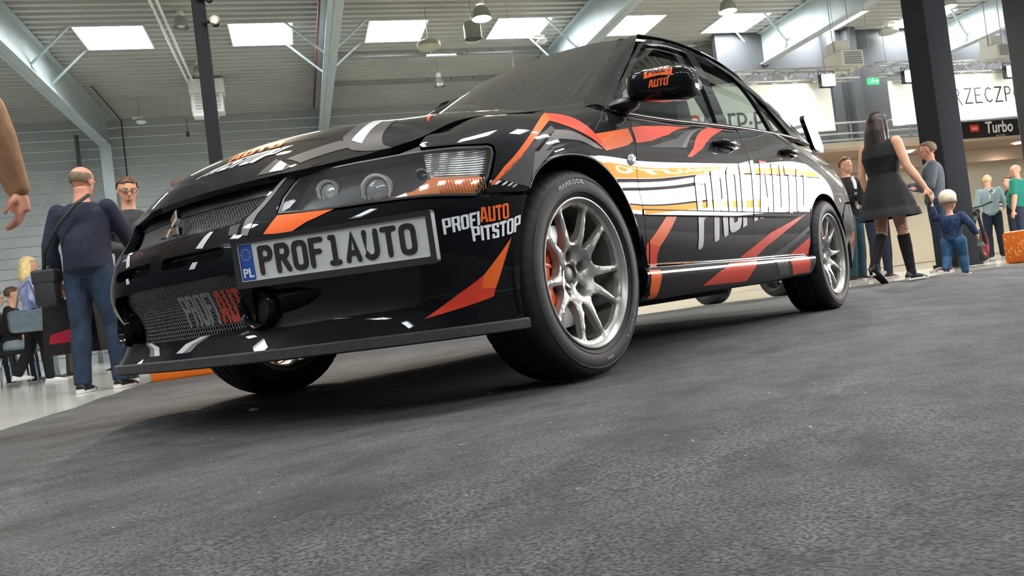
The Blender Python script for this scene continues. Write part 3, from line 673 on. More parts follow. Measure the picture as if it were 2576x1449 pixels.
SERIF = {'R': [[(0, 0), (0, 1)], [(0, 1), (.35, .97), (.45, .78), (.35, .56), (0, .52)], [(.22, .52), (.62, -.12)]], 'Z': [[(0, 1), (.55, 1), (0, 0), (.58, 0)]], 'E': [[(.5, 1), (0, 1), (0, 0), (.52, 0)], [(0, .52), (.4, .52)]], 'C': [[(.55, .85), (.35, 1), (.12, .88), (0, .5), (.12, .12), (.35, 0), (.56, .14)]],
         'P': [[(0, 0), (0, 1)], [(0, 1), (.35, .97), (.45, .75), (.35, .52), (0, .48)]], 'O': [[(.3, 1), (.07, .8), (0, .5), (.07, .2), (.3, 0), (.53, .2), (.6, .5), (.53, .8), (.3, 1)]], 'S': [[(.42, .88), (.25, 1), (.06, .86), (.08, .64), (.38, .40), (.42, .16), (.22, 0), (.02, .12)]], 'L': [[(0, 1), (0, 0), (.45, 0)]], 'I': [[(.05, 0), (.05, 1)]], 'T': [[(.28, 0), (.28, 1)], [(0, 1), (.56, 1)]], 'A': [[(0, 0), (.3, 1), (.6, 0)], [(.12, .34), (.48, .34)]]}
e = banner(14.55, 18.2, 3.16, 4.20, 14., 'cream banner with black serif letters right of the black column'); x = -1.72
for ch in 'RZECZPOSPOLITA':
    P = []
    for k, st in enumerate(SERIF[ch]):
        P.append(T(flat([stroke_([(x+a*.34, .38+b*.33) for a, b in st], .034 if k == 0 else .026)], .5), (0, -.0125-.0003*k, 0), rx=math.pi/2))
    mobj('banner_letter', J(P), BBLK, e); x += (max(q[0] for st in SERIF[ch] for q in st)*.34+.10)
for k, (a, lab) in enumerate(((11.05, 'glaring floodlight at the right end of the first truss'), (13.15, 'glaring floodlight on the short truss above the woman'), (15.93, 'glaring floodlight above the banner with serif letters'))):
    e = empty('floodlight', HW(a, 13.55, 4.10), HROT, label=lab, cat='floodlight', group='truss floodlights')
    mobj('housing', box((0, .07, 0), (.34, .12, .28), bev=.02), BLK, e); mobj('lamp_face', box((0, -.0, 0), (.30, .02, .24), bev=.008), COOLW, e); mobj('yoke', tube([(-.19, .07, 0), (-.19, .07, .20), (.19, .07, .20), (.19, .07, 0)], .012, 6), BLK, e)
    spot_light('lamp_light', HW(a, 13.50, 4.08), HW(a-3.5, 6.0, .3), 900, (1, .93, .82), 1.7, .7, .12, e)
    spot_light('banner_light', HW(a-.25, 13.48, 4.12), HW(a-.7, 14.0, 3.5), 30, (1, .92, .80), 2.4, .9, .1, e)
# air conditioners, exit sign
for a, w, z, lab in ((12.8, 15, 4.72, 'beige ceiling air conditioner above the first floodlight'), (19.6, 17, 5.41, 'beige ceiling air conditioner at the upper right')):
    e = empty('air_conditioner', HW(a, w, z), HROT, label=lab, cat='air conditioner', group='ceiling air conditioners')
    mobj('body', J(box((0, .1, .22), (.62, .6, .40), bev=.03), box((-.05, .2, .56), (.38, .4, .30), bev=.02)), mat('ac_beige', srgb(196, 192, 180), .5), e); mobj('grille', J([box((0, -.21, .10+.05*k), (.46, .02, .022)) for k in range(6)]), mat('ac_dark', srgb(120, 118, 112), .5), e); mobj('hangers', J(cyl((-.25, .1, .4), (-.25, .1, HC-z), .01, n=5), cyl((.25, .1, .4), (.25, .1, HC-z), .01, n=5)), GALV, e)
e = empty('exit_sign', HW(14.34, 16, 4.64), HROT, label='small green exit sign hanging behind the column', cat='exit sign'); mobj('panel', box((0, 0, .07), (.34, .03, .16)), mat('exit_green', srgb(30, 150, 90), .4, emis=(.05, .5, .22), es=.7), e)
XW = mat('exit_white', (.9, .95, .9), .4, emis=(.8, .95, .85), es=.8)
mobj('running_figure', J(T(sphere((-.02, -.02, .125), .016, 8, 6)), box((-.03, -.02, .09), (.03, .008, .05)), box((-.05, -.02, .05), (.05, .008, .018), .0), box((-.005, -.02, .06), (.04, .008, .018))), XW, e); mobj('arrow', J(box((.08, -.02, .07), (.07, .008, .02)), T(prism([(0, -.03), (.05, 0), (0, .03)], -.024, -.016, 'y'), (.11, 0, .07))), XW, e); mobj('hanger', cyl((0, 0, .15), (0, 0, HC-4.64), .006, n=5), GALV, e)
# ---- mezzanine at the right
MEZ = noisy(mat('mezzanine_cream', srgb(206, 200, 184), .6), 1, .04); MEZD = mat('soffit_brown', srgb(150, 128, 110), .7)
mobj('wall_mezzanine', J(hbox(13.5, 38, 21.5, 21.7, 4.0, HC)), noisy(mat('upper_wall_grey', srgb(78, 80, 82), .6), 1, .05), kind='structure')
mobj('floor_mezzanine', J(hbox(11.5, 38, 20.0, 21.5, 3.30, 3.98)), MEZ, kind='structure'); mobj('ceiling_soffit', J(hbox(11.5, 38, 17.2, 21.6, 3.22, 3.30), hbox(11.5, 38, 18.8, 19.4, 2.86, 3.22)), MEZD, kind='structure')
mobj('wall_under_mezzanine', J(hbox(9, 38, 21.5, 21.7, 0, 3.3)), noisy(mat('lower_wall_cream', srgb(222, 212, 190), .7), 1, .04), kind='structure')
e = empty('gallery_railing', HW(12.5, 20.02, 3.98), HROT, label='metal tube railing along the gallery edge', cat='railing')
for z in (.60, .27, .08): mobj('rail', cyl((-1., 0, z), (21., 0, z), .025, n=8), GALV, e, smooth=True)
for k in range(9): mobj('post', J(cyl((2.2*k, 0, 0), (2.2*k, 0, .62), .022, n=8), box((2.2*k, 0, .02), (.12, .12, .04))), GALV, e)
for k, a in enumerate((17.4, 18.2)): mobj('gallery_pillar', J(hbox(a, a+.35, 21.2, 21.5, 4.0, HC)), mat('pillar_dark', srgb(82, 84, 86), .6), label='dark grey pillar on the gallery, %s of two' % ['left', 'right'][k], cat='pillar', group='gallery pillars')
e = empty('gallery_banner', HW(22.2, 19.9, 3.72), HROT, label='black banner with red and white lettering on the gallery rail', cat='banner'); mobj('sheet', box((0, 0, .30), (2.4, .02, .60)), BBLK, e)
mobj('red_tab', box((-.72, -.012, .38), (.36, .01, .22)), BRED, e); mobj('lettering', T(text_vf('Turbo', .52, bold=.012, shear=.1, sx=.86), (.28, -.014, .36), rx=math.pi/2), WHITE, e); mobj('tab_lettering', T(text_vf('tvn', .17, bold=.004), (-.72, -.02, .38), rx=math.pi/2), WHITE, e); mobj('small_lettering', T(text_vf('NA ŻYWO', .08), (.3, -.014, .09), rx=math.pi/2), WHITE, e)
e = empty('blue_sign', HW(20.35, 19.85, 3.14), HROT, label='blue notice board on the gallery edge beside the column', cat='sign'); mobj('board', box((0, 0, .17), (.78, .03, .34)), mat('sign_blue', srgb(58, 104, 170), .5), e); mobj('text_lines', J([box((0, -.02, .22-.09*k), (.6-.1*k, .005, .035)) for k in range(2)]), WHITE, e)
e = empty('orange_lamp', HW(20.35, 19.75, 2.75), HROT, label='glowing orange plate below the blue sign', cat='lamp'); mobj('plate', box((0, 0, .06), (.42, .04, .15), bev=.02), mat('orange_glow', srgb(250, 160, 60), .5, emis=(1, .45, .1), es=1.2), e); mobj('stem', cyl((0, .02, .12), (0, .02, .2), .01, n=6), GALV, e)
for k in range(5): 
    e = empty('soffit_fill_lamp', HW(13+4*k, 18.0, 3.20), HROT, label='recessed round lamp added in the gallery soffit to brighten the wall, %s from the left' % ['first', 'second', 'third', 'fourth', 'fifth'][k], cat='recessed lamp', group='added soffit lamps'); mobj('lens', lathe([(.001, -.01), (.12, -.01), (.12, .0)], 16, 'z'), COOLW, e); mobj('ring', lathe([(.12, -.02), (.16, -.015), (.16, .01)], 20, 'z'), WHITE, e)  # lamps added to brighten the cream wall under the gallery
    spot_light('lamp_light', HW(13+4*k, 18.0, 3.15), HW(13+4*k, 18.8, 0), 120, (1, .85, .65), 2.4, .7, .1, e)
# ---- lit exhibition stand facing the car's left flank (seen mirrored in the doors)
SX = -11.0; e = empty('exhibition_stand', (SX, 5.2, 0), label='bright white backlit exhibition stand with orange fascia, mirrored in the car doors', cat='exhibition stand')
LBX = mat('light_box_white', (.95, .97, 1.), .5, emis=(.92, .97, 1.), es=13.); LBO = mat('light_box_orange', srgb(250, 140, 40), .5, emis=(1., .36, .05), es=9.)
def sb(name, y0, y1, z0, z1, m, x=0., d=.06): return mobj(name, box((x, (y0+y1)/2-5.2, (z0+z1)/2), (d, y1-y0, z1-z0)), m, e)
sb('light_box', 2.7, 8.6, 1.05, 3.15, LBX); sb('orange_fascia', 3.0, 7.4, 2.35, 2.75, LBO, .06, .04); sb('dark_band', 3.0, 6.6, 2.24, 2.33, BLK, .06, .05); sb('orange_panel', 4.3, 6.4, 1.25, 1.48, LBO, .06, .04); sb('stand_frame', 2.6, 8.7, .60, 1.05, BLK, 0, .2); sb('top_frame', 2.6, 8.7, 3.15, 3.25, BLK, 0, .2)
sb('screen_post', 6.35, 6.55, 1.4, 2.1, BLK, .25, .1); sb('screen_arm', 5.0, 6.6, 1.98, 2.06, BLK, .25, .1); sb('shelf_bar', 4.9, 6.6, 1.48, 1.53, BLK, .2, .2); sb('plinth', 2.7, 8.6, 0, .6, mat('stand_plinth', srgb(60, 60, 64), .5), 0, .3)
mobj('fascia_lettering', T(text_vf('PROFIAUTO', .30, bold=.004), (.085, -.1, 2.55), rx=math.pi/2, rz=math.pi/2), mat('letter_glow', (1, 1, 1), .5, emis=(1, 1, 1), es=15.), e)
# ================================================================ the car
PAINT = mat('black_paint', (.0035, .004, .006), .5, coat=1., coat_r=.012, spec=.05)
PLAS = noisy(mat('black_plastic', (.012, .012, .014), .42), 40, .15)
RUB = noisy(mat('grey_rubber_lip', (.045, .044, .041), .62), 60, .25, .15, 300)
bsdf(PAINT).inputs['Coat IOR'].default_value = 1.30
DARK = mat('dark_interior', (.006, .006, .007), .7)
def vinyl(n, c):
    m = mat(n, c, .45, coat=.6, coat_r=.03, spec=.2); bsdf(m).inputs['Coat IOR'].default_value = 1.35; return m
ORANGE = vinyl('vinyl_orange', srgb(238, 104, 40)); REDOR = vinyl('vinyl_red_orange', srgb(222, 66, 44)); GREYD = vinyl('vinyl_dark_grey', srgb(66, 63, 64)); GREYM = vinyl('vinyl_mid_grey', srgb(112, 108, 108)); GREYL = vinyl('vinyl_light_grey', srgb(190, 188, 188)); WHITEV = vinyl('vinyl_white', srgb(235, 236, 238))
CHROME = mat('chrome', (.75, .76, .78), .12, 1.)
def glassy(name, tint, refl=1.5, rough=.0, dust=0.):
    m = bpy.data.materials.get(name)
    if m: return m
    m = bpy.data.materials.new(name); m.use_nodes = True; nt = m.node_tree; nt.nodes.clear()
    out = nt.nodes.new('ShaderNodeOutputMaterial'); mx = nt.nodes.new('ShaderNodeMixShader'); tr = nt.nodes.new('ShaderNodeBsdfTransparent'); gl = nt.nodes.new('ShaderNodeBsdfGlossy')
    lw = nt.nodes.new('ShaderNodeLayerWeight'); lw.inputs[0].default_value = .5; pw = nt.nodes.new('ShaderNodeMath'); pw.operation = 'POWER'; pw.inputs[1].default_value = 5.; fr = nt.nodes.new('ShaderNodeMath'); fr.operation = 'MULTIPLY_ADD'; fr.inputs[1].default_value = .93; fr.inputs[2].default_value = .05   # Schlick, same from both sides
    nt.links.new(lw.outputs['Facing'], pw.inputs[0]); nt.links.new(pw.outputs[0], fr.inputs[0]); tr.inputs[0].default_value = (*tint, 1); gl.inputs['Roughness'].default_value = rough
    nt.links.new(fr.outputs[0], mx.inputs[0]); nt.links.new(tr.outputs[0], mx.inputs[1]); nt.links.new(gl.outputs[0], mx.inputs[2]); nt.links.new(mx.outputs[0], out.inputs[0])
    if dust:
        df = nt.nodes.new('ShaderNodeBsdfDiffuse'); df.inputs[0].default_value = (.45, .44, .41, 1); m2 = nt.nodes.new('ShaderNodeMixShader'); m2.inputs[0].default_value = dust
        nt.links.new(mx.outputs[0], m2.inputs[1]); nt.links.new(df.outputs[0], m2.inputs[2]); nt.links.new(m2.outputs[0], out.inputs[0])
    return m
GLASSM = glassy('side_glass', (.80, .87, .86)); WSM = glassy('windscreen_glass', (.30, .33, .32), dust=.07); LENS = glassy('lamp_lens', (.93, .94, .95), dust=.05); AMBERL = glassy('amber_lens', (.95, .33, .05))
CAR = empty('rally_style_sedan', (0, 0, 0), label='black sports sedan with orange and grey vinyl graphics on the dark carpet', cat='car')
UV['BELT'] = [(1.969,.601),(2.03,.582),(2.267,.654),(2.494,.69),(2.792,.675),(2.985,.66)]
UV['BSEAM'] = [(2.981,.60),(2.932,.447),(2.88,.283),(2.885,.02)]
UV['ARCHR'] = [(3.725,.02),(3.690,.13),(3.688,.191),(3.716,.251),(3.771,.292),(3.849,.320),(3.954,.334),(4.099,.326),(4.222,.282),(4.304,.223),(4.36,.15),(4.40,.06)]
def sm(L, n=4): return [tuple(q) for q in smooth_loop(L, n)]
# ---------------- front bumper (both halves in one mesh)
HL = np.array(UV['HL'])
def both(name, S, loops, m, parent, **k):
    a = spanel(name, S, loops, m, parent, **k)
    b = spanel(name, S, loops, m, parent, mirror=1, **k)
    return join_objs(a, b)
def join_objs(a, b):
    """weld b into a (mesh data merged, custom normals kept)"""
    me = bpy.data.meshes.new(a.name); va = [tuple(v.co) for v in a.data.vertices]; vb = [tuple(v.co) for v in b.data.vertices]
    F = [tuple(p.vertices) for p in a.data.polygons]+[tuple(i+len(va) for i in p.vertices) for p in b.data.polygons]
    cn = [tuple(c.vector) for c in a.data.corner_normals]+[tuple(c.vector) for c in b.data.corner_normals]
    me.from_pydata(va+vb, [], F); me.shade_smooth(); me.materials.append(a.data.materials[0]); me.update(); me.normals_split_custom_set(cn)
    old = a.data; a.data = me; bpy.data.meshes.remove(old); mb = b.data; bpy.data.objects.remove(b); bpy.data.meshes.remove(mb)
    return a
OP_T, OP_B, OP_E = .205, .070, .335       # lower opening: top, bottom (v) and end (u)
bump = [(0, .349)]+UV['BT']+UV['HLin']+UV['HLbot'][0:1]+[(u, v-.003) for u, v in UV['HLbot'][1:]]+UV['BARCH']+[(0, .0), (0, OP_B-.012), (.15, OP_B-.010), (.27, OP_B-.004), (OP_E-.01, OP_B), (OP_E+.012, OP_B+.02), (OP_E-.006, OP_T-.02), (OP_E-.03, OP_T), (0, OP_T)]
slot = fillet([(.032, .246), (.290, .246), (.306, .263), (.286, .281), (.032, .281)], .012, 3)
REC = fillet([(.40, .188), (.62, .180), (.832, .178), (.826, .087), (.805, .070), (.62, .066), (.45, .058), (.352, .066), (.368, .15)], .02, 3)
both('front_bumper', WRAP, [bump, slot, REC], PAINT, CAR, flange=.022)
# inserts behind the openings
for s in (0, 1): spanel('bumper_insert', WRAP, [[(.33, .03), (.88, .05), (.88, .20), (.33, .21)]], PLAS, CAR, off=-.022, flange=0, step=.05, mirror=s)
both('slot_backing', WRAP, [[(0, .22), (.34, .22), (.34, .30), (0, .30)]], DARK, CAR, off=-.05, flange=0, step=.06)
both('radiator_backing', WRAP, [[(0, .09), (.42, .09), (.42, .24), (0, .24)]], DARK, CAR, off=-.13, flange=0, step=.08)
both('grille_backing', WRAP, [[(-.0, .30), (.52, .30), (.52, .58), (0, .58)]], DARK, CAR, off=-.10, flange=0, step=.08)
# wire mesh of the two openings
WIRE = mat('grille_wire', (.27, .27, .275), .4, .5)
def wire_mesh(name, u0, u1, v0, v1, off, inside, pitch=.0125, th=.0012):
    """diamond wire mesh following the nose surface; inside(u,v) tells where the opening is"""
    V = []; F = []; ks = math.tan(math.radians(48))
    for fam in (1, -1):
        c = -3.
        while c < 3.:
            run = []
            for v in np.arange(v0, v1+.0001, .008):
                u = c+fam*(v-v0)/ks
                run.append((u, v))
            run = np.array(run); ins = (np.abs(run[:, 0]) <= u1) & inside(np.abs(run[:, 0]), run[:, 1])
            if ins.sum() > 1:
                P = WRAP(np.abs(run[:, 0]), run[:, 1])+WRAP.normal(np.abs(run[:, 0]), run[:, 1])*(off+fam*.0006)
                P[:, 1] *= np.where(run[:, 0] < 0, -1, 1)
                idx = np.where(ins)[0]; pts = []; last = None
                for i in idx:
                    if last is not None and i != last+1 and len(pts) > 1: vv, ff = tube(pts, th, 4, caps=False); n = len(V); V += vv; F += [tuple(a+n for a in q) for q in ff]; pts = []
                    pts.append(P[i]); last = i
                if len(pts) > 1: vv, ff = tube(pts, th, 4, caps=False); n = len(V); V += vv; F += [tuple(a+n for a in q) for q in ff]
            c += pitch
    return mobj(name, (V, F), WIRE, CAR, smooth=True, kind='stuff')
BTx = np.array([(0, .349)]+UV['BT'])
wire_mesh('upper_grille_mesh', 0, .47, .335, .54, -.035, lambda u, v: (v > np.interp(u, BTx[:, 0], BTx[:, 1])-.012) & (v < .53))
wire_mesh('lower_grille_mesh', 0, .40, OP_B-.03, OP_T+.012, -.045, lambda u, v: u < .36)
# upper rail of the grille (dark band under the bonnet edge)
both('grille_top_rail', WRAP, [[(0, .475), (.40, .475), (.455, .51), (.455, .545), (0, .545)]], PLAS, CAR, off=-.030, flange=.01, step=.05)
# splitter lip
def sweep_plan(name, prof, u0, u1, m, n=60, row_v=0., sides=(1, -1), parent=CAR, end_taper=0):
    """prof: (outward offset, z) polygon swept along the plan curve"""
    us = np.linspace(u0, u1, n); P = WRAP(us, np.full(n, row_v)); N = WRAP.normal(us, np.full(n, row_v)); N[:, 2] = 0; N /= np.linalg.norm(N, axis=1, keepdims=True)
    pts = [(P[i], N[i]) for i in range(n)]
    if -1 in sides and 1 in sides: pts = [(p*[1, -1, 1], q*[1, -1, 1]) for p, q in pts[:0:-1]]+pts
    V = []; F = []; k = len(prof)
    for p, q in pts:
        for o, z in prof: V.append((p[0]+q[0]*o, p[1]+q[1]*o, z))
    for i in range(len(pts)-1):
        for j in range(k): F.append((i*k+j, i*k+(j+1) % k, (i+1)*k+(j+1) % k, (i+1)*k+j))
    F.append(tuple(range(k-1, -1, -1))); F.append(tuple((len(pts)-1)*k+j for j in range(k)))
    return mobj(name, (V, F), m, parent, auto=35)
sweep_plan('splitter_lip', [(.004, .176), (.012, .180), (.013, .203), (.006, .207), (-.06, .207), (-.06, .176)], 0, 1.115, RUB)
sweep_plan('front_undertray', [(-.02, .185), (-.02, .19), (-.5, .19), (-.5, .185)], 0, .70, DARK, 20)
# ---------------- bonnet, fenders, doors, quarters
HU, HV = HOOD.u[-1], HOOD.v[-1]
spanel('bonnet', HOOD, [[(-HU, 0), (HU, 0), (HU, HV), (-HU, HV)]], PAINT, CAR, gap=.003, flange=.02, step=.03)
SEAM = [(.90, .605), (.94, .650), (.985, .662)]+[(u, .664) for u in np.linspace(1.05, 1.80, 14)]+[(1.86, .66), (1.93, .635)]
DS = sm(UV['DSEAM'], 3); AF = sm(UV['ARCHF'], 4)
fend = [(.865, .532)]+SEAM+DS+[(1.852, .021)]+AF[1:]+[(1.172, .318), (1.08, .336), (1.018, .341)]+UV['HLrear'][1:-1]
for s in (0, 1): spanel('front_fender', WRAP, [fend], PAINT, CAR, gap=.0018, flange=.016, mirror=s)
BS = sm(UV['BSEAM'], 4); BEL = sm(UV['BELT'], 3)
door = DS[::-1]+[(1.935, .585)]+BEL+BS+[(2.3, .02)]
AR = sm(UV['ARCHR'], 4)
RS = [(3.80, .655), (3.70, .52), (3.622, .43), (3.66, .345), (3.70, .27)]
rdoor = BS[::-1]+[(3.0, .66), (3.25, .66), (3.55, .658), (3.80, .655)]+sm(RS, 3)[1:]+[(3.69, .23), (3.675, .191), (3.675, .13), (3.705, .02), (3.3, .02)]
quart = [(3.80, .655), (4.0, .655), (4.3, .655), (4.66, .65), (4.72, .52), (4.70, .36), (4.45, .345), (4.36, .30)]+[(4.28, .245), (4.222, .282), (4.099, .326), (3.954, .334), (3.849, .320), (3.771, .292), (3.716, .251)]+sm(RS, 3)[::-1]
rbump = [(4.36, .29), (4.45, .337), (4.71, .35), (4.95, .36), (5.722, .36), (5.722, .0), (4.45, .0), (4.40, .06), (4.36, .15), (4.304, .223)]
for s in (0, 1):
    spanel('front_door', WRAP, [door], PAINT, CAR, gap=.0018, flange=.016, mirror=s)
    spanel('rear_door', WRAP, [rdoor], PAINT, CAR, gap=.0018, flange=.016, mirror=s)
    spanel('rear_quarter', WRAP, [quart], PAINT, CAR, gap=.0018, flange=.016, mirror=s, step=.03)
both('rear_bumper', WRAP, [rbump], PAINT, CAR, gap=.001, flange=.012, step=.05)
TAILM = mat('tail_lamp_red', (.35, .01, .01), .15, coat=1.)
for s in (0, 1): spanel('tail_lamp', WRAP, [[(4.73, .37), (5.15, .37), (5.18, .56), (4.74, .56)]], TAILM, CAR, mirror=s, step=.06)
both('boot_lid', WRAP, [[(5.18, .37), (5.722, .37), (5.722, .66), (4.69, .66), (4.735, .57), (5.19, .57)]], PAINT, CAR, step=.06)
spanel('boot_deck', DECK, [[(DECK.u[0], 0), (DECK.u[-1], 0), (DECK.u[-1], DECK.v[-1]), (DECK.u[0], DECK.v[-1])]], PAINT, CAR, step=.06)
# inner shell so that nothing shines through the gaps
for s in (0, 1):
    spanel('inner_panel', WRAP, [[(1.70, .03), (1.80, .22), (1.70, .34), (1.5, .46), (1.2, .46), (1.1, .37), (1.02, .45), (.95, .58), (1.2, .63), (1.75, .63), (2.05, .56), (2.3, .63), (4.0, .63), (4.6, .6), (4.6, .4), (4.1, .42), (3.8, .40), (3.62, .28), (3.6, .03)]], DARK, CAR, off=-.024, flange=0, step=.08, mirror=s)
mobj('underbody', J(box((-1.32, 0, .215), (1.9, 1.5, .03)), box((0, 0, .25), (.8, 1.0, .04)), box((-2.85, 0, .27), (1.3, 1.0, .04)), box((-1.3, .22, .19), (2.4, .08, .06)),
     T(cyl((-2.3, -.25, .22), (-3.3, -.25, .26), .05), (0, 0, 0))), DARK, CAR)
# ---------------- side skirts, body side moulding
def side_strip(name, prof, x0, x1, m, n=24, taper=.0):
    for s in (1, -1):
        V = []; F = []; k = len(prof(0.))
        for i in range(n+1):
            t = i/n; x = x0+(x1-x0)*t
            for y, z in prof(t): V.append((x, s*y, z))
        for i in range(n):
            for j in range(k): q = (i*k+j, i*k+(j+1) % k, (i+1)*k+(j+1) % k, (i+1)*k+j); F.append(q if s > 0 else q[::-1])
        F.append(tuple(range(k))); F.append(tuple(n*k+j for j in range(k-1, -1, -1)))
        mobj(name, (V, F), m, CAR, auto=30)
for s in (0, 1):
    spanel('side_skirt', SKIRT, [[(SKIRT.u[0], 0), (SKIRT.u[-1], 0), (SKIRT.u[-1], SKIRT.v[-1]), (SKIRT.u[0], SKIRT.v[-1])]], PAINT, CAR, flange=.02, step=.02, mirror=s)
def mould(x0, x1, name='side_moulding'):
    dz = lambda t: .022*(-(x0+(x1-x0)*t)-.37)/1.9
    side_strip(name, lambda t: [(.862, .490+dz(t)), (.8735, .491+dz(t)), (.8775, .496+dz(t)), (.8780, .511+dz(t)), (.8745, .516+dz(t)), (.862, .517+dz(t))], x0, x1, PAINT, 8)
mould(-.375, -1.405); mould(-1.418, -2.225)
# ---------------- wheel arches: liner and rolled edge
for s in (1, -1):
    for cx, L in ((0., AF), (-2.625, AR)):
        P = WRAP([q[0] for q in L], [q[1] for q in L]); P[:, 1] = (P[:, 1]-.004)
        mobj('arch_edge', tube([tuple(q*[1, s, 1]) for q in P], .006, 6), PAINT, CAR, smooth=True)
        V = []; F = []; n = 28
        for i in range(n+1):
            t = math.pi*1.18*(i/n)-.09*math.pi
            for y in (.50, .868): V.append((cx+.375*math.cos(t), s*y, .318+.375*math.sin(t)*.96))
        for i in range(n): F.append((2*i, 2*i+1, 2*i+3, 2*i+2))
        mobj('arch_liner', (V, F), DARK, CAR, smooth=True)
# ---------------- greenhouse
def patch(name, G, m, flip=1, step=.03, mirror=(0, 1), flange=0.):
    S = Loft(G, flip=flip)
    for s in mirror: spanel(name, S, [[(S.u[0], S.v[0]), (S.u[-1], S.v[0]), (S.u[-1], S.v[-1]), (S.u[0], S.v[-1])]], m, CAR, step=step, flange=flange, mirror=s)
    return S
# A-pillar: rows bottom->top, columns windscreen edge -> door frame
APIL = patch('a_pillar', [[(-.475,.620,.944),(-.43,.700,.930),(-.385,.765,.902),(-.372,.806,.868)],
                   [(-.580,.590,1.016),(-.565,.655,1.016),(-.545,.712,.994),(-.525,.745,.965)],
                   [(-.70,.563,1.096),(-.690,.622,1.100),(-.675,.670,1.083),(-.665,.697,1.060)],
                   [(-.909,.522,1.236),(-.910,.577,1.248),(-.905,.620,1.242),(-.900,.640,1.222)],
                   [(-1.10,.478,1.361),(-1.12,.532,1.372),(-1.11,.577,1.366),(-1.07,.590,1.352)]], PAINT, flip=1)
# roof rail: roof edge -> door frame top
patch('roof_rail', [[(-1.15,.540,1.366),(-1.38,.555,1.396),(-1.75,.560,1.406),(-2.08,.555,1.389),(-2.30,.545,1.353),(-2.60,.590,1.181),(-2.90,.640,1.006)],
                    [(-1.12,.568,1.372),(-1.36,.578,1.400),(-1.75,.583,1.410),(-2.09,.578,1.392),(-2.34,.570,1.352),(-2.64,.605,1.190),(-2.95,.662,1.012)],
                    [(-1.06,.592,1.350),(-1.34,.596,1.384),(-1.75,.598,1.396),(-2.10,.592,1.378),(-2.36,.582,1.335),(-2.66,.615,1.180),(-2.99,.690,1.000)]], PAINT, flip=-1)
RU, RV = ROOF.u[-1], ROOF.v[-1]
spanel('roof_panel', ROOF, [[(ROOF.u[0], 0), (RU, 0), (RU, RV), (ROOF.u[0], RV)]], PAINT, CAR, step=.05, flange=.01)
WU, WV = WSCREEN.u[-1], WSCREEN.v[-1]
spanel('windscreen', WSCREEN, [[(WSCREEN.u[0], 0), (WU, 0), (WU, WV), (WSCREEN.u[0], WV)]], WSM, CAR, step=.05, flange=0, gap=.004)
wsf = [[(WSCREEN.u[0], 0), (WU, 0), (WU, WV), (WSCREEN.u[0], WV)]]; um = (WU+WSCREEN.u[0])/2
fr = fillet([(WSCREEN.u[0]+.035, .075), (um, .055), (WU-.035, .075), (WU-.045, WV-.04), (um, WV-.035), (WSCREEN.u[0]+.045, WV-.04)], .05)
spanel('windscreen_frit', WSCREEN, [wsf[0], fr], mat('frit_black', (.03, .03, .03), .5), CAR, off=-.004, flange=0, step=.05)
spanel('rear_window', REARG, [[(REARG.u[0], 0), (REARG.u[-1], 0), (REARG.u[-1], REARG.v[-1]), (REARG.u[0], REARG.v[-1])]], GLASSM, CAR, step=.06, flange=0)
# ---------------- door frames and side glass
FRAME = [(.385,.002),(.404,.186),(.494,.345),(.592,.423),(.744,.454),(1.101,.467),(1.474,.470),(1.776,.470),(2.069,.440),(2.208,.415),(2.46,.36),(2.62,.24),(2.75,.10),(2.80,.0),(2.432,0),(1.9,0),(1.338,0),(.807,0)]
FG = fillet([(.420,.014),(.445,.186),(.552,.342),(.640,.405),(.76,.430),(1.024,.440),(1.269,.443),(1.415,.441),(1.352,.215),(1.343,.012),(1.061,.012),(.808,.012)], .012, 2)
RG = fillet([(1.458,.012),(1.475,.222),(1.545,.440),(1.849,.434),(2.034,.400),(2.080,.345),(2.060,.171),(2.043,.012)], .012, 2)
QG = fillet([(2.105,.012),(2.118,.200),(2.135,.330),(2.26,.22),(2.36,.012)], .012, 2)
for s in (0, 1):
    spanel('window_frame', GLASS, [FRAME, FG, RG, QG], PAINT, CAR, flange=.018, mirror=s, off=.004)
    spanel('front_side_window', GLASS, [shrink(FG, -.006)], GLASSM, CAR, flange=0, mirror=s, off=-.006, step=.06)
    spanel('rear_side_window', GLASS, [shrink(RG, -.006)], GLASSM, CAR, flange=0, mirror=s, off=-.006, step=.06)
    spanel('quarter_window', GLASS, [shrink(QG, -.006)], GLASSM, CAR, flange=0, mirror=s, off=-.006, step=.06)
    sg = 1 if s == 0 else -1
    bl = GLASS(np.linspace(.39, 2.5, 24), np.full(24, .004)); bl[:, 1] += .008
    mobj('belt_moulding', tube([tuple(q*[1, sg, 1]) for q in bl], .0085, 6), PAINT, CAR, smooth=True)
    dr = GLASS(np.array([.66,.75,.9,1.1,1.3,1.42]), np.array([.412,.426,.434,.439,.442,.440])); dr[:, 1] += .006
    mobj('door_seal', tube([tuple(q*[1, sg, 1]) for q in dr], .005, 6), CHROME if False else PAINT, CAR, smooth=True)
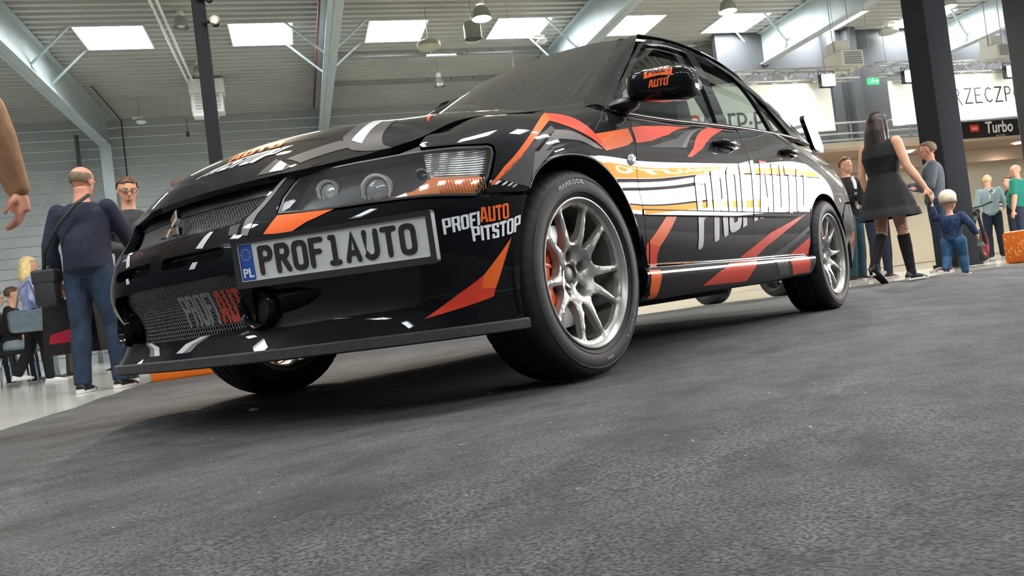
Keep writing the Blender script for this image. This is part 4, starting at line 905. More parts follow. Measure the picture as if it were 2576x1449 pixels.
# pillar trim between the panes
# ---------------- headlamps
HLm = np.array(UV['HL'])
BUCK = mat('lamp_bucket', (.22, .225, .23), .3, .6); REFL = mat('lamp_reflector', (.78, .79, .80), .22, .45); LDARK = mat('lamp_dark', (.05, .052, .055), .32, .3, coat=.3)
BULBG = mat('projector_glass', (.30, .33, .36), .05, .2, coat=1.)
AMBR = mat('amber_reflector', (.9, .24, .02), .25, .0, coat=.8)
def on_wrap(u, v, off): return WRAP([u], [v])[0]+WRAP.normal([u], [v])[0]*off
for s in (0, 1):
    sg = np.array([1, 1 if s == 0 else -1, 1])
    hl = spanel('headlamp', WRAP, [HLm, shrink(HLm, .007)], PLAS, CAR, flange=.075, mirror=s, off=.001)
    spanel('lamp_lens', WRAP, [shrink(HLm, .004)], LENS, hl, flange=0, mirror=s, off=0)
    spanel('lamp_bucket', WRAP, [shrink(HLm, -.004)], BUCK, hl, flange=0, mirror=s, off=-.07, step=.04)
    spanel('lamp_mask', WRAP, [[(.47, .36), (.88, .345), (.895, .41), (.905, .498), (.53, .50)], *[[(u+r*math.cos(t), v+r*math.sin(t)) for t in np.linspace(0, 2*math.pi, 24, endpoint=False)] for (u, v), r in ((UV['LAMPS'][0], .047), (UV['LAMPS'][1], .034), (UV['LAMPS'][2], .022))]], LDARK, hl, flange=.02, mirror=s, off=-.034, step=.03)
    for (u, v), r, nm in ((UV['LAMPS'][0], .046, 'projector_lamp'), (UV['LAMPS'][1], .034, 'high_beam_lamp'), (UV['LAMPS'][2], .022, 'position_lamp')):
        c = on_wrap(u, v, -.05)
        ring = lathe([(r*.78, .006), (r*.86, .016), (r*1.0, .018), (r*1.02, 0), (r*.98, -.02)], 28, 'x'); ball = sphere((0, 0, 0), (r*.42, r*.78, r*.78), 20, 12)
        M4 = Matrix.Translation(c*sg) @ Matrix.Rotation(.30*sg[1], 4, 'Z')
        mobj('lamp_ring', TM(ring, M4), REFL, hl, auto=40); mobj(nm, TM(ball, M4), BULBG if r > .04 else (REFL if r > .03 else mat('position_blue', (.05, .07, .10), .1, coat=1.)), hl, smooth=True)
    tn = np.array(UV['TURN']); am = np.array(UV['AMB'])
    spanel('turn_reflector', WRAP, [tn], REFL, hl, flange=.02, mirror=s, off=-.020, step=.02)
    spanel('amber_lens', WRAP, [am], AMBR, hl, flange=.01, mirror=s, off=-.008, step=.02)
    ribs = []
    for v in np.linspace(.408, .484, 11):
        us = np.linspace(.872+(.02 if v < .42 else 0), 1.036+(v-.40)*.5, 14); P = WRAP(us, np.full(14, v)+(us-1.)*-.06)+WRAP.normal(us, np.full(14, v))*-.010
        ribs.append(tube([tuple(q*sg) for q in P], .0022, 6))
    mobj('turn_lens_ribs', J(ribs), mat('rib_glass', (.85, .86, .87), .08, .9), hl, smooth=True)
    ribs = []
    for u in np.linspace(.90, 1.03, 16):
        vs = np.linspace(.352, .392, 4); P = WRAP(np.full(4, u), vs)+WRAP.normal(np.full(4, u), vs)*-.006
        ribs.append(tube([tuple(q*sg) for q in P], .002, 5))
    mobj('amber_ribs', J(ribs), AMBR, hl, smooth=True)
    # fog lamp bezel with teardrop
    c = on_wrap(UV['FOG'][0][0], UV['FOG'][0][1], .0)
    M4 = Matrix.Translation(c*sg) @ Matrix.Rotation(.22*sg[1], 4, 'Z')
    fb = mobj('fog_bezel', TM(lathe([(.034, -.03), (.042, -.004), (.047, .010), (.0515, .013), (.0555, .008), (.0575, -.005), (.058, -.03)], 36, 'x'), M4), PAINT, CAR, auto=60)
    mobj('fog_cover', TM(lathe([(0.0001, -.012), (.02, -.013), (.042, -.016)], 24, 'x'), M4), DARK, fb, smooth=True)
    us = np.linspace(.415, .565, 12); Pc = WRAP(us, np.linspace(.114, .130, 12)); Nc = WRAP.normal(us, np.linspace(.114, .130, 12)); Pc = Pc-Nc*.024
    tv, tf = tube([tuple(q) for q in Pc], [.038*math.cos(math.pi/2*t)**.8+.001 for t in np.linspace(0, 1, 12)], 14)
    tv = np.array(tv); ci = np.repeat(np.arange(12), 14); dn = ((tv-Pc[ci])*Nc[ci]).sum(1, keepdims=True); tv = tv-Nc[ci]*dn*.62
    mobj('fog_teardrop', (tv*sg, tf), PAINT, fb, smooth=True)
    # side repeater
    c = on_wrap(1.79, .386, .0); mobj('side_repeater', T(sphere((0, 0, 0), (.030, .011, .019), 18, 10), tuple(c*sg), ry=.5), mat('repeater_lens', (.55, .55, .52), .25, .3, coat=1.), CAR, smooth=True)
    # bumper groove
    for key in ('GROOVE', 'GRV2'):
     g = np.array(UV[key]); g = smooth_loop(g, 5); P = WRAP(g[:, 0], g[:, 1])+WRAP.normal(g[:, 0], g[:, 1])*-.0006
     mobj('panel_groove', tube([tuple(q*sg) for q in P], .0017, 6), DARK, CAR)
# ---------------- emblem
sq = .034; c3 = .866
def rhomb(a):
    P = [(0, 0), (.5, c3), (0, 2*c3), (-.5, c3)]; P = [(x*sq*.96, y*sq*.96+.0012) for x, y in P]
    return [(x*math.cos(a)-y*math.sin(a), x*math.sin(a)+y*math.cos(a)) for x, y in P]
EM = basis((.822, 0, .582), (0, 1, 0), (-.35, 0, 1))
em = empty('emblem', (0, 0, 0), parent=CAR)
for k, a in enumerate((0, math.radians(120), math.radians(240))):
    L = rhomb(a); n = 4; cx = np.mean(L, 0); inn = [tuple(cx+(np.array(q)-cx)*.80) for q in L]
    V = [(x, y, -.008) for x, y in L]+[(x, y, .004) for x, y in L]+[(x, y, .008) for x, y in inn]
    F = [(i, (i+1) % 4, 4+(i+1) % 4, 4+i) for i in range(4)]+[(4+i, 4+(i+1) % 4, 8+(i+1) % 4, 8+i) for i in range(4)]+[(8, 9, 10, 11)]
    mobj('emblem_diamond', TM((V, F), EM), CHROME, em)
# ---------------- letters
def rr(x0, y0, x1, y1, r=.06): return [tuple(q) for q in fillet([(x0, y0), (x1, y0), (x1, y1), (x0, y1)], r, 3)]
W_ = .50; ST = .17
GLY = {   # heavy condensed capitals, height 1
 'P': (W_, [fillet([(0, 0), (ST, 0), (ST, .40), (W_, .40), (W_, 1), (0, 1)], .07, 3), rr(ST, .53, W_-ST, .86, .03)]),
 'R': (W_, [fillet([(0, 0), (ST, 0), (ST, .42), (.27, .42), (W_-ST+.02, .0), (W_+.01, 0), (W_-.03, .46), (W_, .56), (W_, 1), (0, 1)], .03, 2), rr(ST, .56, W_-ST, .86, .03)]),
 'O': (W_, [rr(0, 0, W_, 1, .17), rr(ST, .14, W_-ST, .86, .05)]),
 'F': (.44, [[(0, 0), (ST, 0), (ST, .40), (.36, .40), (.36, .57), (ST, .57), (ST, .83), (.44, .83), (.44, 1), (0, 1)]]),
 'I': (ST, [[(0, 0), (ST, 0), (ST, 1), (0, 1)]]),
 'A': (.54, [[(0, 0), (.165, 0), (.185, .20), (.355, .20), (.375, 0), (.54, 0), (.41, 1), (.13, 1)], [(.20, .36), (.34, .36), (.27, .84)]]),
 'U': (W_, [fillet([(0, .0), (W_, .0), (W_, 1), (W_-ST, 1), (W_-ST, .16), (ST, .16), (ST, 1), (0, 1)], .05, 3)]),
 'T': (.46, [[(.145, 0), (.315, 0), (.315, .82), (.46, .82), (.46, 1), (0, 1), (0, .82), (.145, .82)]]),
 'S': (.48, [fillet([(0, .0), (.48, .0), (.48, .53), (.17, .66), (.17, .86), (.31, .86), (.31, .68), (.48, .68), (.48, 1), (0, 1), (0, .50), (.31, .36), (.31, .14), (.17, .14), (.17, .33), (0, .33)], .05, 2)]),
}
def word(s, gap=.045):
    """loops per letter normalised to a unit box"""
    x = 0; out = []
    for ch in s:
        w, L = GLY[ch]; out.append([np.array(l, float)+[x, 0] for l in L]); x += w+gap
    return [[l/[x-gap, 1] for l in G] for G in out]
def bil(q, P):
    """unit square -> quad corners BL, BR, TR, TL"""
    q = np.array(q, float); P = np.asarray(P); s, t = P[:, :1], P[:, 1:]
    return q[0]*(1-s)*(1-t)+q[1]*s*(1-t)+q[2]*s*t+q[3]*(1-s)*t
def graphic(name, S, loops, m, off=.0012, step=.02, parent=CAR, mirror=0):
    if mirror == 2: return join_objs(graphic(name, S, loops, m, off, step, parent, 0), graphic(name, S, loops, m, off, step, parent, 1))
    return spanel(name, S, [np.asarray(l, float) for l in loops], m, parent, step=step, off=off, flange=0, mirror=mirror)
def wordgraphic(name, S, quadk, s, m, off=.0022, step=.015, which=None):
    for G in word(s): spanel(name, S, [bil(UV[quadk], l) for l in G], m, CAR, step=step, off=off, flange=0)
G1 = [('o_peak_l', ORANGE), ('r_peak_r', REDOR), ('o_band_f', ORANGE), ('r_band_d', REDOR), ('g_tri', GREYD), ('gl_tri', GREYM), ('r_slash', REDOR), ('g_arch1', GREYD), ('g_arch2', GREYM), ('g_arch3', GREYM), ('r_lamp', ORANGE),
      ('o_bolt', ORANGE), ('r_bolt', REDOR), ('o_door1', ORANGE), ('r_door1', REDOR), ('r_fend1', REDOR), ('r_door2', REDOR), ('r_door3', REDOR), ('g_door3', GREYD)]
for k, m in G1: graphic('vinyl_graphic', WRAP, [UV[k]], m, off=.0012+.0004*(k[0] == 'g' and k[1] == 'l'))
for k, m in (('g_chin', GREYL), ('gd_chin', GREYM), ('g_slot', GREYL), ('g_nose', GREYL), ('g_fin', GREYM), ('gd_fin', GREYD)): [graphic('vinyl_stripe', WRAP, [UV[k]], m, mirror=q) for q in (0, 1)]
for k, m in (('o_sk1', ORANGE), ('r_sk2', REDOR), ('r_sk3', REDOR), ('g_sk3', GREYD)): graphic('skirt_graphic', SKIRT, [UV[k]], m)
for k, m in (('h_gd3', GREYD), ('h_g1', GREYD), ('h_g2', GREYD), ('h_gl1', GREYL), ('h_gl2', GREYL), ('h_o', REDOR)): graphic('bonnet_graphic', HOOD, [UV[k]], m, off=.0012+.0006*('gl' in k))
wordgraphic('letter', WRAP, 't_profi', 'PROFI', WHITEV); wordgraphic('letter', WRAP, 't_auto', 'AUTO', ORANGE); wordgraphic('letter', WRAP, 't_pit', 'PITSTOP', WHITEV)
wordgraphic('letter', WRAP, 't_dprofi', 'PROFI', GREYL, step=.03); wordgraphic('letter', WRAP, 't_dauto', 'AUTO', REDOR, step=.03)
wordgraphic('letter', HOOD, 'h_auto', 'AUTO', ORANGE); wordgraphic('letter', HOOD, 'h_pit', 'PITSTOP', WHITEV)
# printed name on the lower grille
GPR = mat('grille_print_grey', (.22, .22, .22), .5); GPO = mat('grille_print_red', (.50, .05, .025), .5)
for G in word('PROFI'): spanel('grille_letter', WRAP, [bil([(.015, .088), (.17, .088), (.17, .160), (.015, .160)], l) for l in G], GPR, CAR, off=-.0432, flange=0, step=.02)
for G in word('AUTO'): spanel('grille_letter', WRAP, [bil([(.178, .088), (.325, .088), (.325, .160), (.178, .160)], l) for l in G], GPO, CAR, off=-.0432, flange=0, step=.02)
# ---------------- number plate
PM = basis((.770, .612, .431), (-math.sin(math.radians(20)), math.cos(math.radians(20)), -.010), (.085, .03, 1))
PW, PH = .266, .049
pl = mobj('number_plate', TM(J(flat([rr(-PW-.014, -PH-.016, PW+.014, PH+.012, .008), rr(-PW+.001, -PH+.001, PW-.001, PH-.001, .003)], .1, .022), T(flat([rr(-PW-.01, -PH-.012, PW+.01, PH+.01, .006)], .2, .004), (0, 0, -.012))), PM @ Matrix.Translation((0, 0, .0))), mat('plate_frame', (.012, .012, .013), .3, coat=.5), CAR)
def plp(name, loops, m, z=.0, step=.5, d=0.): return mobj(name, TM(flat(loops, step, d), PM @ Matrix.Translation((0, 0, z))), m, pl)
plp('plate_sheet', [rr(-PW, -PH, PW, PH, .005)], mat('plate_white', srgb(205, 207, 206), .35, coat=.4), -.006, 1, .002)
plp('plate_rim', [rr(-PW, -PH, PW, PH, .005), rr(-PW+.003, -PH+.003, PW-.003, PH-.003, .004)], mat('plate_white', (1, 1, 1)), -.004, 1, .002)
plp('country_band', [rr(-PW+.003, -PH+.003, -PW+.043, PH-.003, .003)], mat('plate_blue', srgb(16, 72, 160), .35, coat=.4), -.0052)
STARY = mat('star_yellow', srgb(235, 200, 60), .5); PLW = mat('plate_text_white', (.85, .86, .88), .5)
for k in range(12):
    t = 2*math.pi*k/12; c = np.array((-PW+.023+.0135*math.cos(t), .020+.0135*math.sin(t)))
    plp('plate_star', [[tuple(c+np.array((math.sin(a*math.pi/5), math.cos(a*math.pi/5)))*(.0024 if a % 2 == 0 else .001)) for a in range(10)]], STARY, -.0048)
mobj('country_letters', TM(T(text_vf('PL', .032, bold=.0008), (-PW+.023, -.028, -.0046)), PM), PLW, pl)
def arc(cx, cy, rx, ry, a0, a1, n=8): return [(cx+rx*math.cos(math.radians(t)), cy+ry*math.sin(math.radians(t))) for t in np.linspace(a0, a1, n)]
PG = {'P': [[(0, 0), (0, 1)], [(0, 1)]+arc(.33, .77, .17, .23, 90, -90)+[(0, .54)]], 'R': [[(0, 0), (0, 1)], [(0, 1)]+arc(.33, .77, .17, .23, 90, -90)+[(0, .54)], [(.25, .54), (.52, 0)]],
      'O': [arc(.26, .74, .26, .26, 0, 180, 9)+arc(.26, .26, .26, .26, 180, 360, 9)+[(.52, .74)]], 'F': [[(0, 0), (0, 1), (.48, 1)], [(0, .54), (.38, .54)]],
      'I': [[(.24, 0), (.24, 1)], [(.06, 0), (.42, 0)], [(.10, 1), (.24, 1)]], 'A': [[(0, 0), (.26, 1), (.52, 0)], [(.09, .28), (.43, .28)]], 'U': [[(0, 1), (0, .26)]+arc(.26, .26, .26, .26, 180, 360, 8)+[(.52, 1)]], 'T': [[(.26, 0), (.26, 1)], [(0, 1), (.52, 1)]]}
PBLK = mat('plate_black', (.008, .008, .009), .35, coat=.5)
x0 = -PW+.062; adv = (2*PW-.062-.024)/9
for k, ch in enumerate('PROFIAUTO'):
    sc = (.062/1.0); parts = []
    if ch == 'O':
        X0, Y0 = x0+k*adv+.004, -.031; mobj('plate_letter', TM(T(flat([rr(X0-.0066, Y0-.0066, X0+.0302+.0066, Y0+.062+.0066, .019), rr(X0+.0066, Y0+.0066, X0+.0302-.0066, Y0+.062-.0066, .009)], .5, .003), (0, 0, -.003)), PM), PBLK, pl); continue
    for q, st in enumerate(PG[ch]):
        L = [(x0+k*adv+.004+a*.058, -.031+b*sc) for a, b in st]
        parts.append(T(flat([stroke(L, .0132)], .5, .003), (0, 0, -.003+.0001*q)))
    mobj('plate_letter', TM(J(parts), PM), PBLK, pl)
# ---------------- mirrors
for sgn in (1, -1):
    bm = bmesh.new(); bmesh.ops.create_cube(bm, size=2.)
    bmesh.ops.subdivide_edges(bm, edges=bm.edges, cuts=5, use_grid_fill=True)
    for v in bm.verts:
        x, y, z = v.co
        r = (abs(x)**4+abs(y)**5+abs(z)**4)**.23; k = 1/max(r, .5)
        x, y, z = x*k, y*k, z*k
        if x < 0: x *= .35
        hgt = .062*(1-.10*(y+1)/2) if z > 0 else .062*(1-.12*(1-y)/2)
        v.co = (-.455+x*.075+(-.025*(y+1)/2), sgn*(.966+y*.118), .932+z*hgt-.028*(y)*.5)
    if sgn < 0: bmesh.ops.reverse_faces(bm, faces=bm.faces)
    me = bpy.data.meshes.new('door_mirror'); bm.to_mesh(me); bm.free(); me.shade_smooth(); me.materials.append(PAINT)
    mo = bpy.data.objects.new('door_mirror', me); COL.objects.link(mo); mo.parent = CAR
    bs = T(sphere((0, 0, 0), (.055, .06, .028), 14, 8), (-.44, sgn*.815, .895)); mobj('mirror_foot', J(bs, prism([(-.385, .872), (-.52, .885), (-.60, 1.00), (-.56, 1.0)], .775*sgn, .785*sgn, 'y')), PLAS, mo, auto=40)
    if sgn > 0: MIR = mo

from mathutils.bvhtree import BVHTree
def project_x(name, ob, loops, m, parent, off=.0012, step=.006):
    """lay a flat shape given in (y, z) onto the front of a mesh"""
    bvh = BVHTree.FromPolygons([v.co for v in ob.data.vertices], [p.vertices for p in ob.data.polygons]); V, F = triangulate(loops, step); v = []
    for y, z in V:
        h, n, i, d = bvh.ray_cast(Vector((0, y, z)), Vector((-1, 0, 0)))
        if h is None: h, n, i, d = bvh.find_nearest(Vector((-.38, y, z)))
        v.append(tuple(h+n*off))
    return mobj(name, (v, [tuple(q) for q in F]), m, parent, smooth=True)
project_x('mirror_graphic', MIR, [[(.932, .951), (.986, .951), (1.030, .940), (1.033, .967), (.984, .975), (.935, .973)]], ORANGE, MIR)
for G in word('PROFI'): project_x('mirror_letter', MIR, [bil([(.944, .962), (1.024, .956), (1.025, .974), (.946, .980)], l) for l in G], PBLK, MIR, .0022)
for G in word('AUTO'): project_x('mirror_letter', MIR, [bil([(.944, .917), (1.013, .911), (1.018, .936), (.950, .943)], l) for l in G], ORANGE, MIR)
# ---------------- wheels: local frame, axle along +y (outboard face at +y), centre at origin
TYRE = noisy(mat('tyre_rubber', (.013, .0135, .014), .62), 30, .2, .1, 400); TYGLINT = mat('tyre_ring_glint', (.075, .077, .08), .55)
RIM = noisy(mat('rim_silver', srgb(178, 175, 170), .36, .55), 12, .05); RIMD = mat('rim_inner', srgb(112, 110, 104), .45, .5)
DISC = mat('brake_disc', (.30, .29, .28), .32, .9); CALI = mat('caliper_orange', srgb(250, 92, 14), .35, coat=.5); NUT = mat('lug_nut', (.10, .10, .10), .35, .8)
TW, TR = .1175, .3215
def tyre_mesh():
    prof = [(.226, .092), (.2325, .1015), (.240, .1105), (.252, .1160), (.264, .1172), (.276, .1168), (.288, .1140), (.298, .1095), (.306, .1040), (.3125, .0960), (.3165, .0860)]
    outer = [(r, y) for r, y in prof]
    tread = []
    for y in (.072, .0650): tread.append((TR-.0016 if y > .07 else TR-.001, y))
    grooves = (.050, .0175, -.0175, -.050)
    t = [(.3195, .074)]
    for g in grooves:
        t += [(TR-.0004, g+.0065), (TR-.0085, g+.0040), (TR-.0085, g-.0040), (TR-.0004, g-.0065)]
    t += [(.3195, -.074)]
    P = outer+t+[(r, -y) for r, y in outer[::-1]]
    n = 192; V, F = lathe(P, n, 'y', closed=False); V = [list(v) for v in V]; m = len(P)
    # lateral sipes in the shoulder blocks: pull every few segments inwards, swept like a winter tyre
    for k in range(n):
        for i, (r, y) in enumerate(P):
            if r > .3055 and abs(y) > .054:
                ph = (k+ (abs(y)-.05)*90*(1 if y > 0 else -1)) % 4
                if ph < .9: V[k*m+i] = [V[k*m+i][0]*(1-.011), V[k*m+i][1], V[k*m+i][2]*(1-.011)]
            elif r > .318 and abs(y) < .045 and abs(y) > .02:
                ph = (k+abs(y)*200) % 4
                if ph < .8: V[k*m+i] = [V[k*m+i][0]*(1-.012), V[k*m+i][1], V[k*m+i][2]*(1-.012)]
    return V, F
# flatten at the ground
def squash(V, z0=-.3145): return [(x, y+(.004 if y > 0 else -.004)*max(0, (z0-z)/.007) if z < z0 else y, max(z, z0)) for x, y, z in V]
PH0 = math.radians(49)
def rim_face():
    """spoke plate: loops of ten windows in the wheel plane"""
    RO, RI = .2065, .078
    outer = [(.2185*math.cos(t), .2185*math.sin(t)) for t in np.linspace(0, 2*math.pi, 120, endpoint=False)]
    loops = [outer]
    pol = lambda r, a: (r*math.cos(a), r*math.sin(a))
    for k in range(5):
        a = PH0+k*2*math.pi/5
        # narrow window inside a spoke pair
        w0, w1 = math.radians(5), math.radians(13.8)
        L = [pol(.092, a-w0), pol(.092, a+w0), pol(.15, a+math.radians(11.3)), pol(RO, a+w1), pol(RO+.002, a), pol(RO, a-w1), pol(.15, a-math.radians(11.3))]
        loops.append(fillet(L, .013, 4))
        b = a+math.pi/5; w0, w1 = math.radians(10), math.radians(18.2)
        L = [pol(.098, b-math.radians(8)), pol(.098, b+math.radians(8)), pol(.125, b+math.radians(14.8)), pol(.165, b+math.radians(17.2)), pol(RO, b+w1), pol(RO+.003, b), pol(RO, b-w1), pol(.165, b-math.radians(17.2)), pol(.125, b-math.radians(14.8))]
        loops.append(fillet(L, .016, 4))
    loops.append([(.034*math.cos(t), .034*math.sin(t)) for t in np.linspace(0, 2*math.pi, 30, endpoint=False)])
    for k in range(5):
        a = PH0+math.pi/5+k*2*math.pi/5; c = pol(.0571, a)
        ca, sa = math.cos(a), math.sin(a); L = [(-.016, -.015), (.022, -.017), (.022, .017), (-.016, .015)]
        loops.append(fillet([(c[0]+x*ca-y*sa, c[1]+x*sa+y*ca) for x, y in L], .010, 4))
    V, F = triangulate(loops, .008)
    r = np.hypot(V[:, 0], V[:, 1])
    yf = np.interp(r, [0, .034, .06, .075, .09, .12, .16, .195, .21, .2185], [.042, .043, .046, .052, .068, .079, .085, .089, .091, .093])
    yb = np.interp(r, [0, .06, .09, .14, .19, .2185], [.014, .014, .034, .056, .064, .072])
    be = boundary_edges(F); n = len(V)
    # rounded spoke edges: boundary verts sit lower than the crown
    bset = {q for e in be for q in e}
    bd = np.array([1. if i in bset else 0. for i in range(n)])
    yfr = yf-bd*.0045*(r < .217)
    v = [(V[i, 0], yfr[i], V[i, 1]) for i in range(n)]+[(V[i, 0], yb[i], V[i, 1]) for i in range(n)]
    f = [tuple(q[::-1]) for q in F]+[(a, b, b+n, a+n) for a, b in be]+[(q[0]+n, q[1]+n, q[2]+n) for q in F]
    return v, f
def wheel_parts():
    P = {}
    P['tyre'] = (squash(tyre_mesh()[0]), tyre_mesh()[1])
    P['rim'] = rim_face()
    P['barrel'] = lathe([(.2175, .0935), (.2215, .1030), (.2265, .1085), (.2305, .1080), (.2325, .1030), (.2300, .0915), (.2160, .080), (.2130, .06), (.205, .02), (.200, -.03), (.208, -.085), (.2215, -.098), (.2300, -.1015), (.230, -.095)], 96, 'y')
    P['barrel_inner'] = lathe([(.2165, .0875), (.2105, .070), (.203, .02), (.198, -.03), (.205, -.08), (.218, -.095)], 72, 'y')
    P['cap'] = lathe([(.0001, .034), (.020, .034), (.027, .032), (.0335, .036), (.0365, .0385), (.0375, .030)], 36, 'y')
    P['nuts'] = [T(lathe([(.0001, .030), (.006, .029), (.0095, .025), (.0105, .008)], 10, 'y'), (.0571*math.cos(PH0+math.pi/5+k*2*math.pi/5), 0, .0571*math.sin(PH0+math.pi/5+k*2*math.pi/5))) for k in range(5)]
    P['disc'] = lathe([(.07, -.012), (.07, .004), (.160, .004), (.1605, -.020), (.07, -.020)], 64, 'y')
    P['hat'] = lathe([(.0001, .010), (.072, .010), (.076, -.01)], 40, 'y')
    # caliper: curved block over the disc, towards the front
    c = []
    V = []; F = []; n = 12; sec = [(.105, .036), (.128, .049), (.158, .052), (.178, .040), (.178, -.050), (.120, -.052)]; k = len(sec)
    for i in range(n+1):
        a = math.radians(-52+104*i/n); e = 1-.10*abs(2*i/n-1)**3
        for r, y in sec: V.append((r*e*math.cos(a), y*e, r*e*math.sin(a)))
    for i in range(n):
        for j in range(k): F.append((i*k+j, i*k+(j+1) % k, (i+1)*k+(j+1) % k, (i+1)*k+j))
    F += [tuple(range(k-1, -1, -1)), tuple(n*k+j for j in range(k))]
    P['caliper'] = (V, F)
    P['caliper_rib'] = [T(box((.143, .048, 0), (.050, .010, .012), bev=.003), ry=-math.radians(a)) for a in (-40, -14, 14, 40)]
    return P
WP = wheel_parts(); WM = {}
def wmesh(key, vf, m, auto=None):
    if key not in WM:
        o = mobj(key, vf, m, auto=auto) if auto is not None else mobj(key, vf, m, smooth=True); WM[key] = o.data; bpy.data.objects.remove(o)
    return WM[key]
def ring_text(s, r, a0, size, up_out=True, y=.1176, bold=.0006, sx=1.):
    """letters set along the sidewall, reading clockwise seen from outside (+y)"""
    out = []; a = a0
    for ch in s:
        if ch == ' ': a -= size*.4/r; continue
        v, f = text_vf(ch, size, bold=bold, sx=sx); w = (max(p[0] for p in v)-min(p[0] for p in v))+size*.09
        a -= w/2/r
        for (x, yy, z) in [None]*0: pass
        n = sum(len(o[0]) for o in out); vv = []
        for x, yy, z in v:
            rad = r+yy if up_out else r-yy; ang = a-(x/rad if up_out else -x/rad)
            # seen from +y the car's x axis points to the left, so clockwise means decreasing angle measured from +x towards +z
            vv.append((-rad*math.cos(ang), float(np.interp(rad, [.240, .252, .264, .276, .288, .298], [.1105, .1160, .1172, .1168, .1140, .1095]))+.0016, rad*math.sin(ang)))
        out.append((vv, [q[::-1] for q in f])); a -= w/2/r
    return J(out)
def add_wheel(cx, cy, side, front, yrot=0.):
    root = bpy.data.objects.new('wheel', wmesh('wheel', WP['rim'], RIM, 38)); COL.objects.link(root); root.parent = CAR
    M = Matrix.Translation((cx, cy, .3145))
    if side < 0: M = M @ Matrix.Rotation(math.pi, 4, 'Z')
    root.matrix_local = M @ Matrix.Rotation(yrot, 4, 'Z')
    def ch(name, key, vf, m, auto=None):
        o = bpy.data.objects.new(name, wmesh(key, vf, m, auto)); COL.objects.link(o); o.parent = root; return o
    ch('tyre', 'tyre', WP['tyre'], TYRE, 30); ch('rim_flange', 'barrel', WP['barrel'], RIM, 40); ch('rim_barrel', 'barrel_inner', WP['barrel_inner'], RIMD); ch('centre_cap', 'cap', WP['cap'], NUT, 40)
    for k in range(5): ch('lug_nut', 'nut%d' % k, WP['nuts'][k], NUT)
    ch('brake_disc', 'disc', WP['disc'], DISC, 40); ch('disc_hat', 'hat', WP['hat'], NUT, 40)
    cal = ch('brake_caliper', 'caliper', WP['caliper'], CALI, 30); [ch('caliper_rib', 'caliper_rib%d' % q, WP['caliper_rib'][q], CALI, 40) for q in range(4)]
    if front and side > 0:
        mobj('sidewall_text', ring_text('HANKOOK', .2765, math.radians(117), .019, sx=1.25, bold=.0012), mat('tyre_brand_grey', (.26, .265, .27), .5), root)
        mobj('sidewall_text', ring_text('ICEBEAR', .268, math.radians(-32), .021, sx=1.15), mat('tyre_text_dark', (.07, .072, .075), .5), root)
        mobj('sidewall_text', ring_text('W300', .268, math.radians(-76), .011, sx=1.2), mat('tyre_brand_grey', (.26, .265, .27), .5), root)
    for r in (.2465, .2895):
        pts = [(r*math.cos(t), .1172-abs(r-.265)*.085, r*math.sin(t)) for t in np.linspace(0, 2*math.pi, 96, endpoint=False)]
        ch('sidewall_ring', 'ring%.3f' % r, tube(pts, .0012, 5, closed=True), TYGLINT if r > .28 else TYRE)  # outer ring paler than the rubber, its highlight put into the colour
    return root
for cx, fr in ((0., True), (-2.625, False)):
    for sd in (1, -1): add_wheel(cx, sd*.757, sd, fr, 0.)
# ---------------- cabin
SEAT = noisy(mat('seat_fabric', (.010, .010, .012), .8), 60, .3)
for y in (.37, -.37):
    st = empty('front_seat', (-1.15, y, .35), parent=CAR)
    mobj('cushion', T(box((0, 0, .12), (.50, .50, .16), bev=.05), (0, 0, 0)), SEAT, st, smooth=True)
    bk = [(-.20, .15), (-.08, .20), (-.20, .78), (-.30, .80), (-.36, .60)]
    mobj('backrest', T(prism([tuple(q) for q in fillet(bk, .05, 3)], -.24, .24, 'y'), (0, 0, 0)), SEAT, st, auto=40)
    mobj('headrest', T(box((-.30, 0, .80), (.10, .24, .16), bev=.045)), SEAT, st, smooth=True)
mobj('rear_bench', J(box((-2.05, 0, .55), (.5, 1.2, .2), bev=.05), T(box((0, 0, 0), (.18, 1.2, .6), bev=.05), (-2.38, 0, .80), ry=-.35)), SEAT, CAR, smooth=True)
mobj('dashboard', T(prism([tuple(q) for q in fillet([(-.45, .55), (-.42, .93), (-.62, .955), (-.80, .90), (-.78, .62)], .04, 3)], -.64, .64, 'y')), DARK, CAR, auto=40)
mobj('steering_wheel', T(lathe([(.18+.014*math.cos(t), .014*math.sin(t)) for t in np.linspace(0, 2*math.pi, 10, endpoint=False)], 32, 'x', closed=True), (-.90, .37, .88), ry=.38), DARK, CAR, smooth=True)
mobj('cabin_floor', J(box((-1.3, 0, .33), (2.2, 1.5, .03)), box((-2.8, 0, .55), (.9, 1.3, .03))), DARK, CAR)
mobj('headliner', T(box((-1.7, 0, 1.385), (1.1, .95, .01))), mat('headliner_grey', (.05, .05, .05), .9), CAR)
for sg in (1, -1): mobj('b_pillar', T(box((0, 0, 0), (.10, .03, .52), bev=.01), (-1.44, sg*.665, 1.15), rx=.40*sg), DARK, CAR)
mobj('inner_mirror', T(box((-.86, 0, 1.24), (.03, .22, .06), bev=.02)), DARK, CAR, smooth=True)
for y in (.30, -.20): mobj('wiper', tube([tuple(WSCREEN([y*1.0+k*.07*(1) + 0], [.05+.004*k])[0]+np.array((0, 0, .012))) for k in range(8)], .006, 6), DARK, CAR)
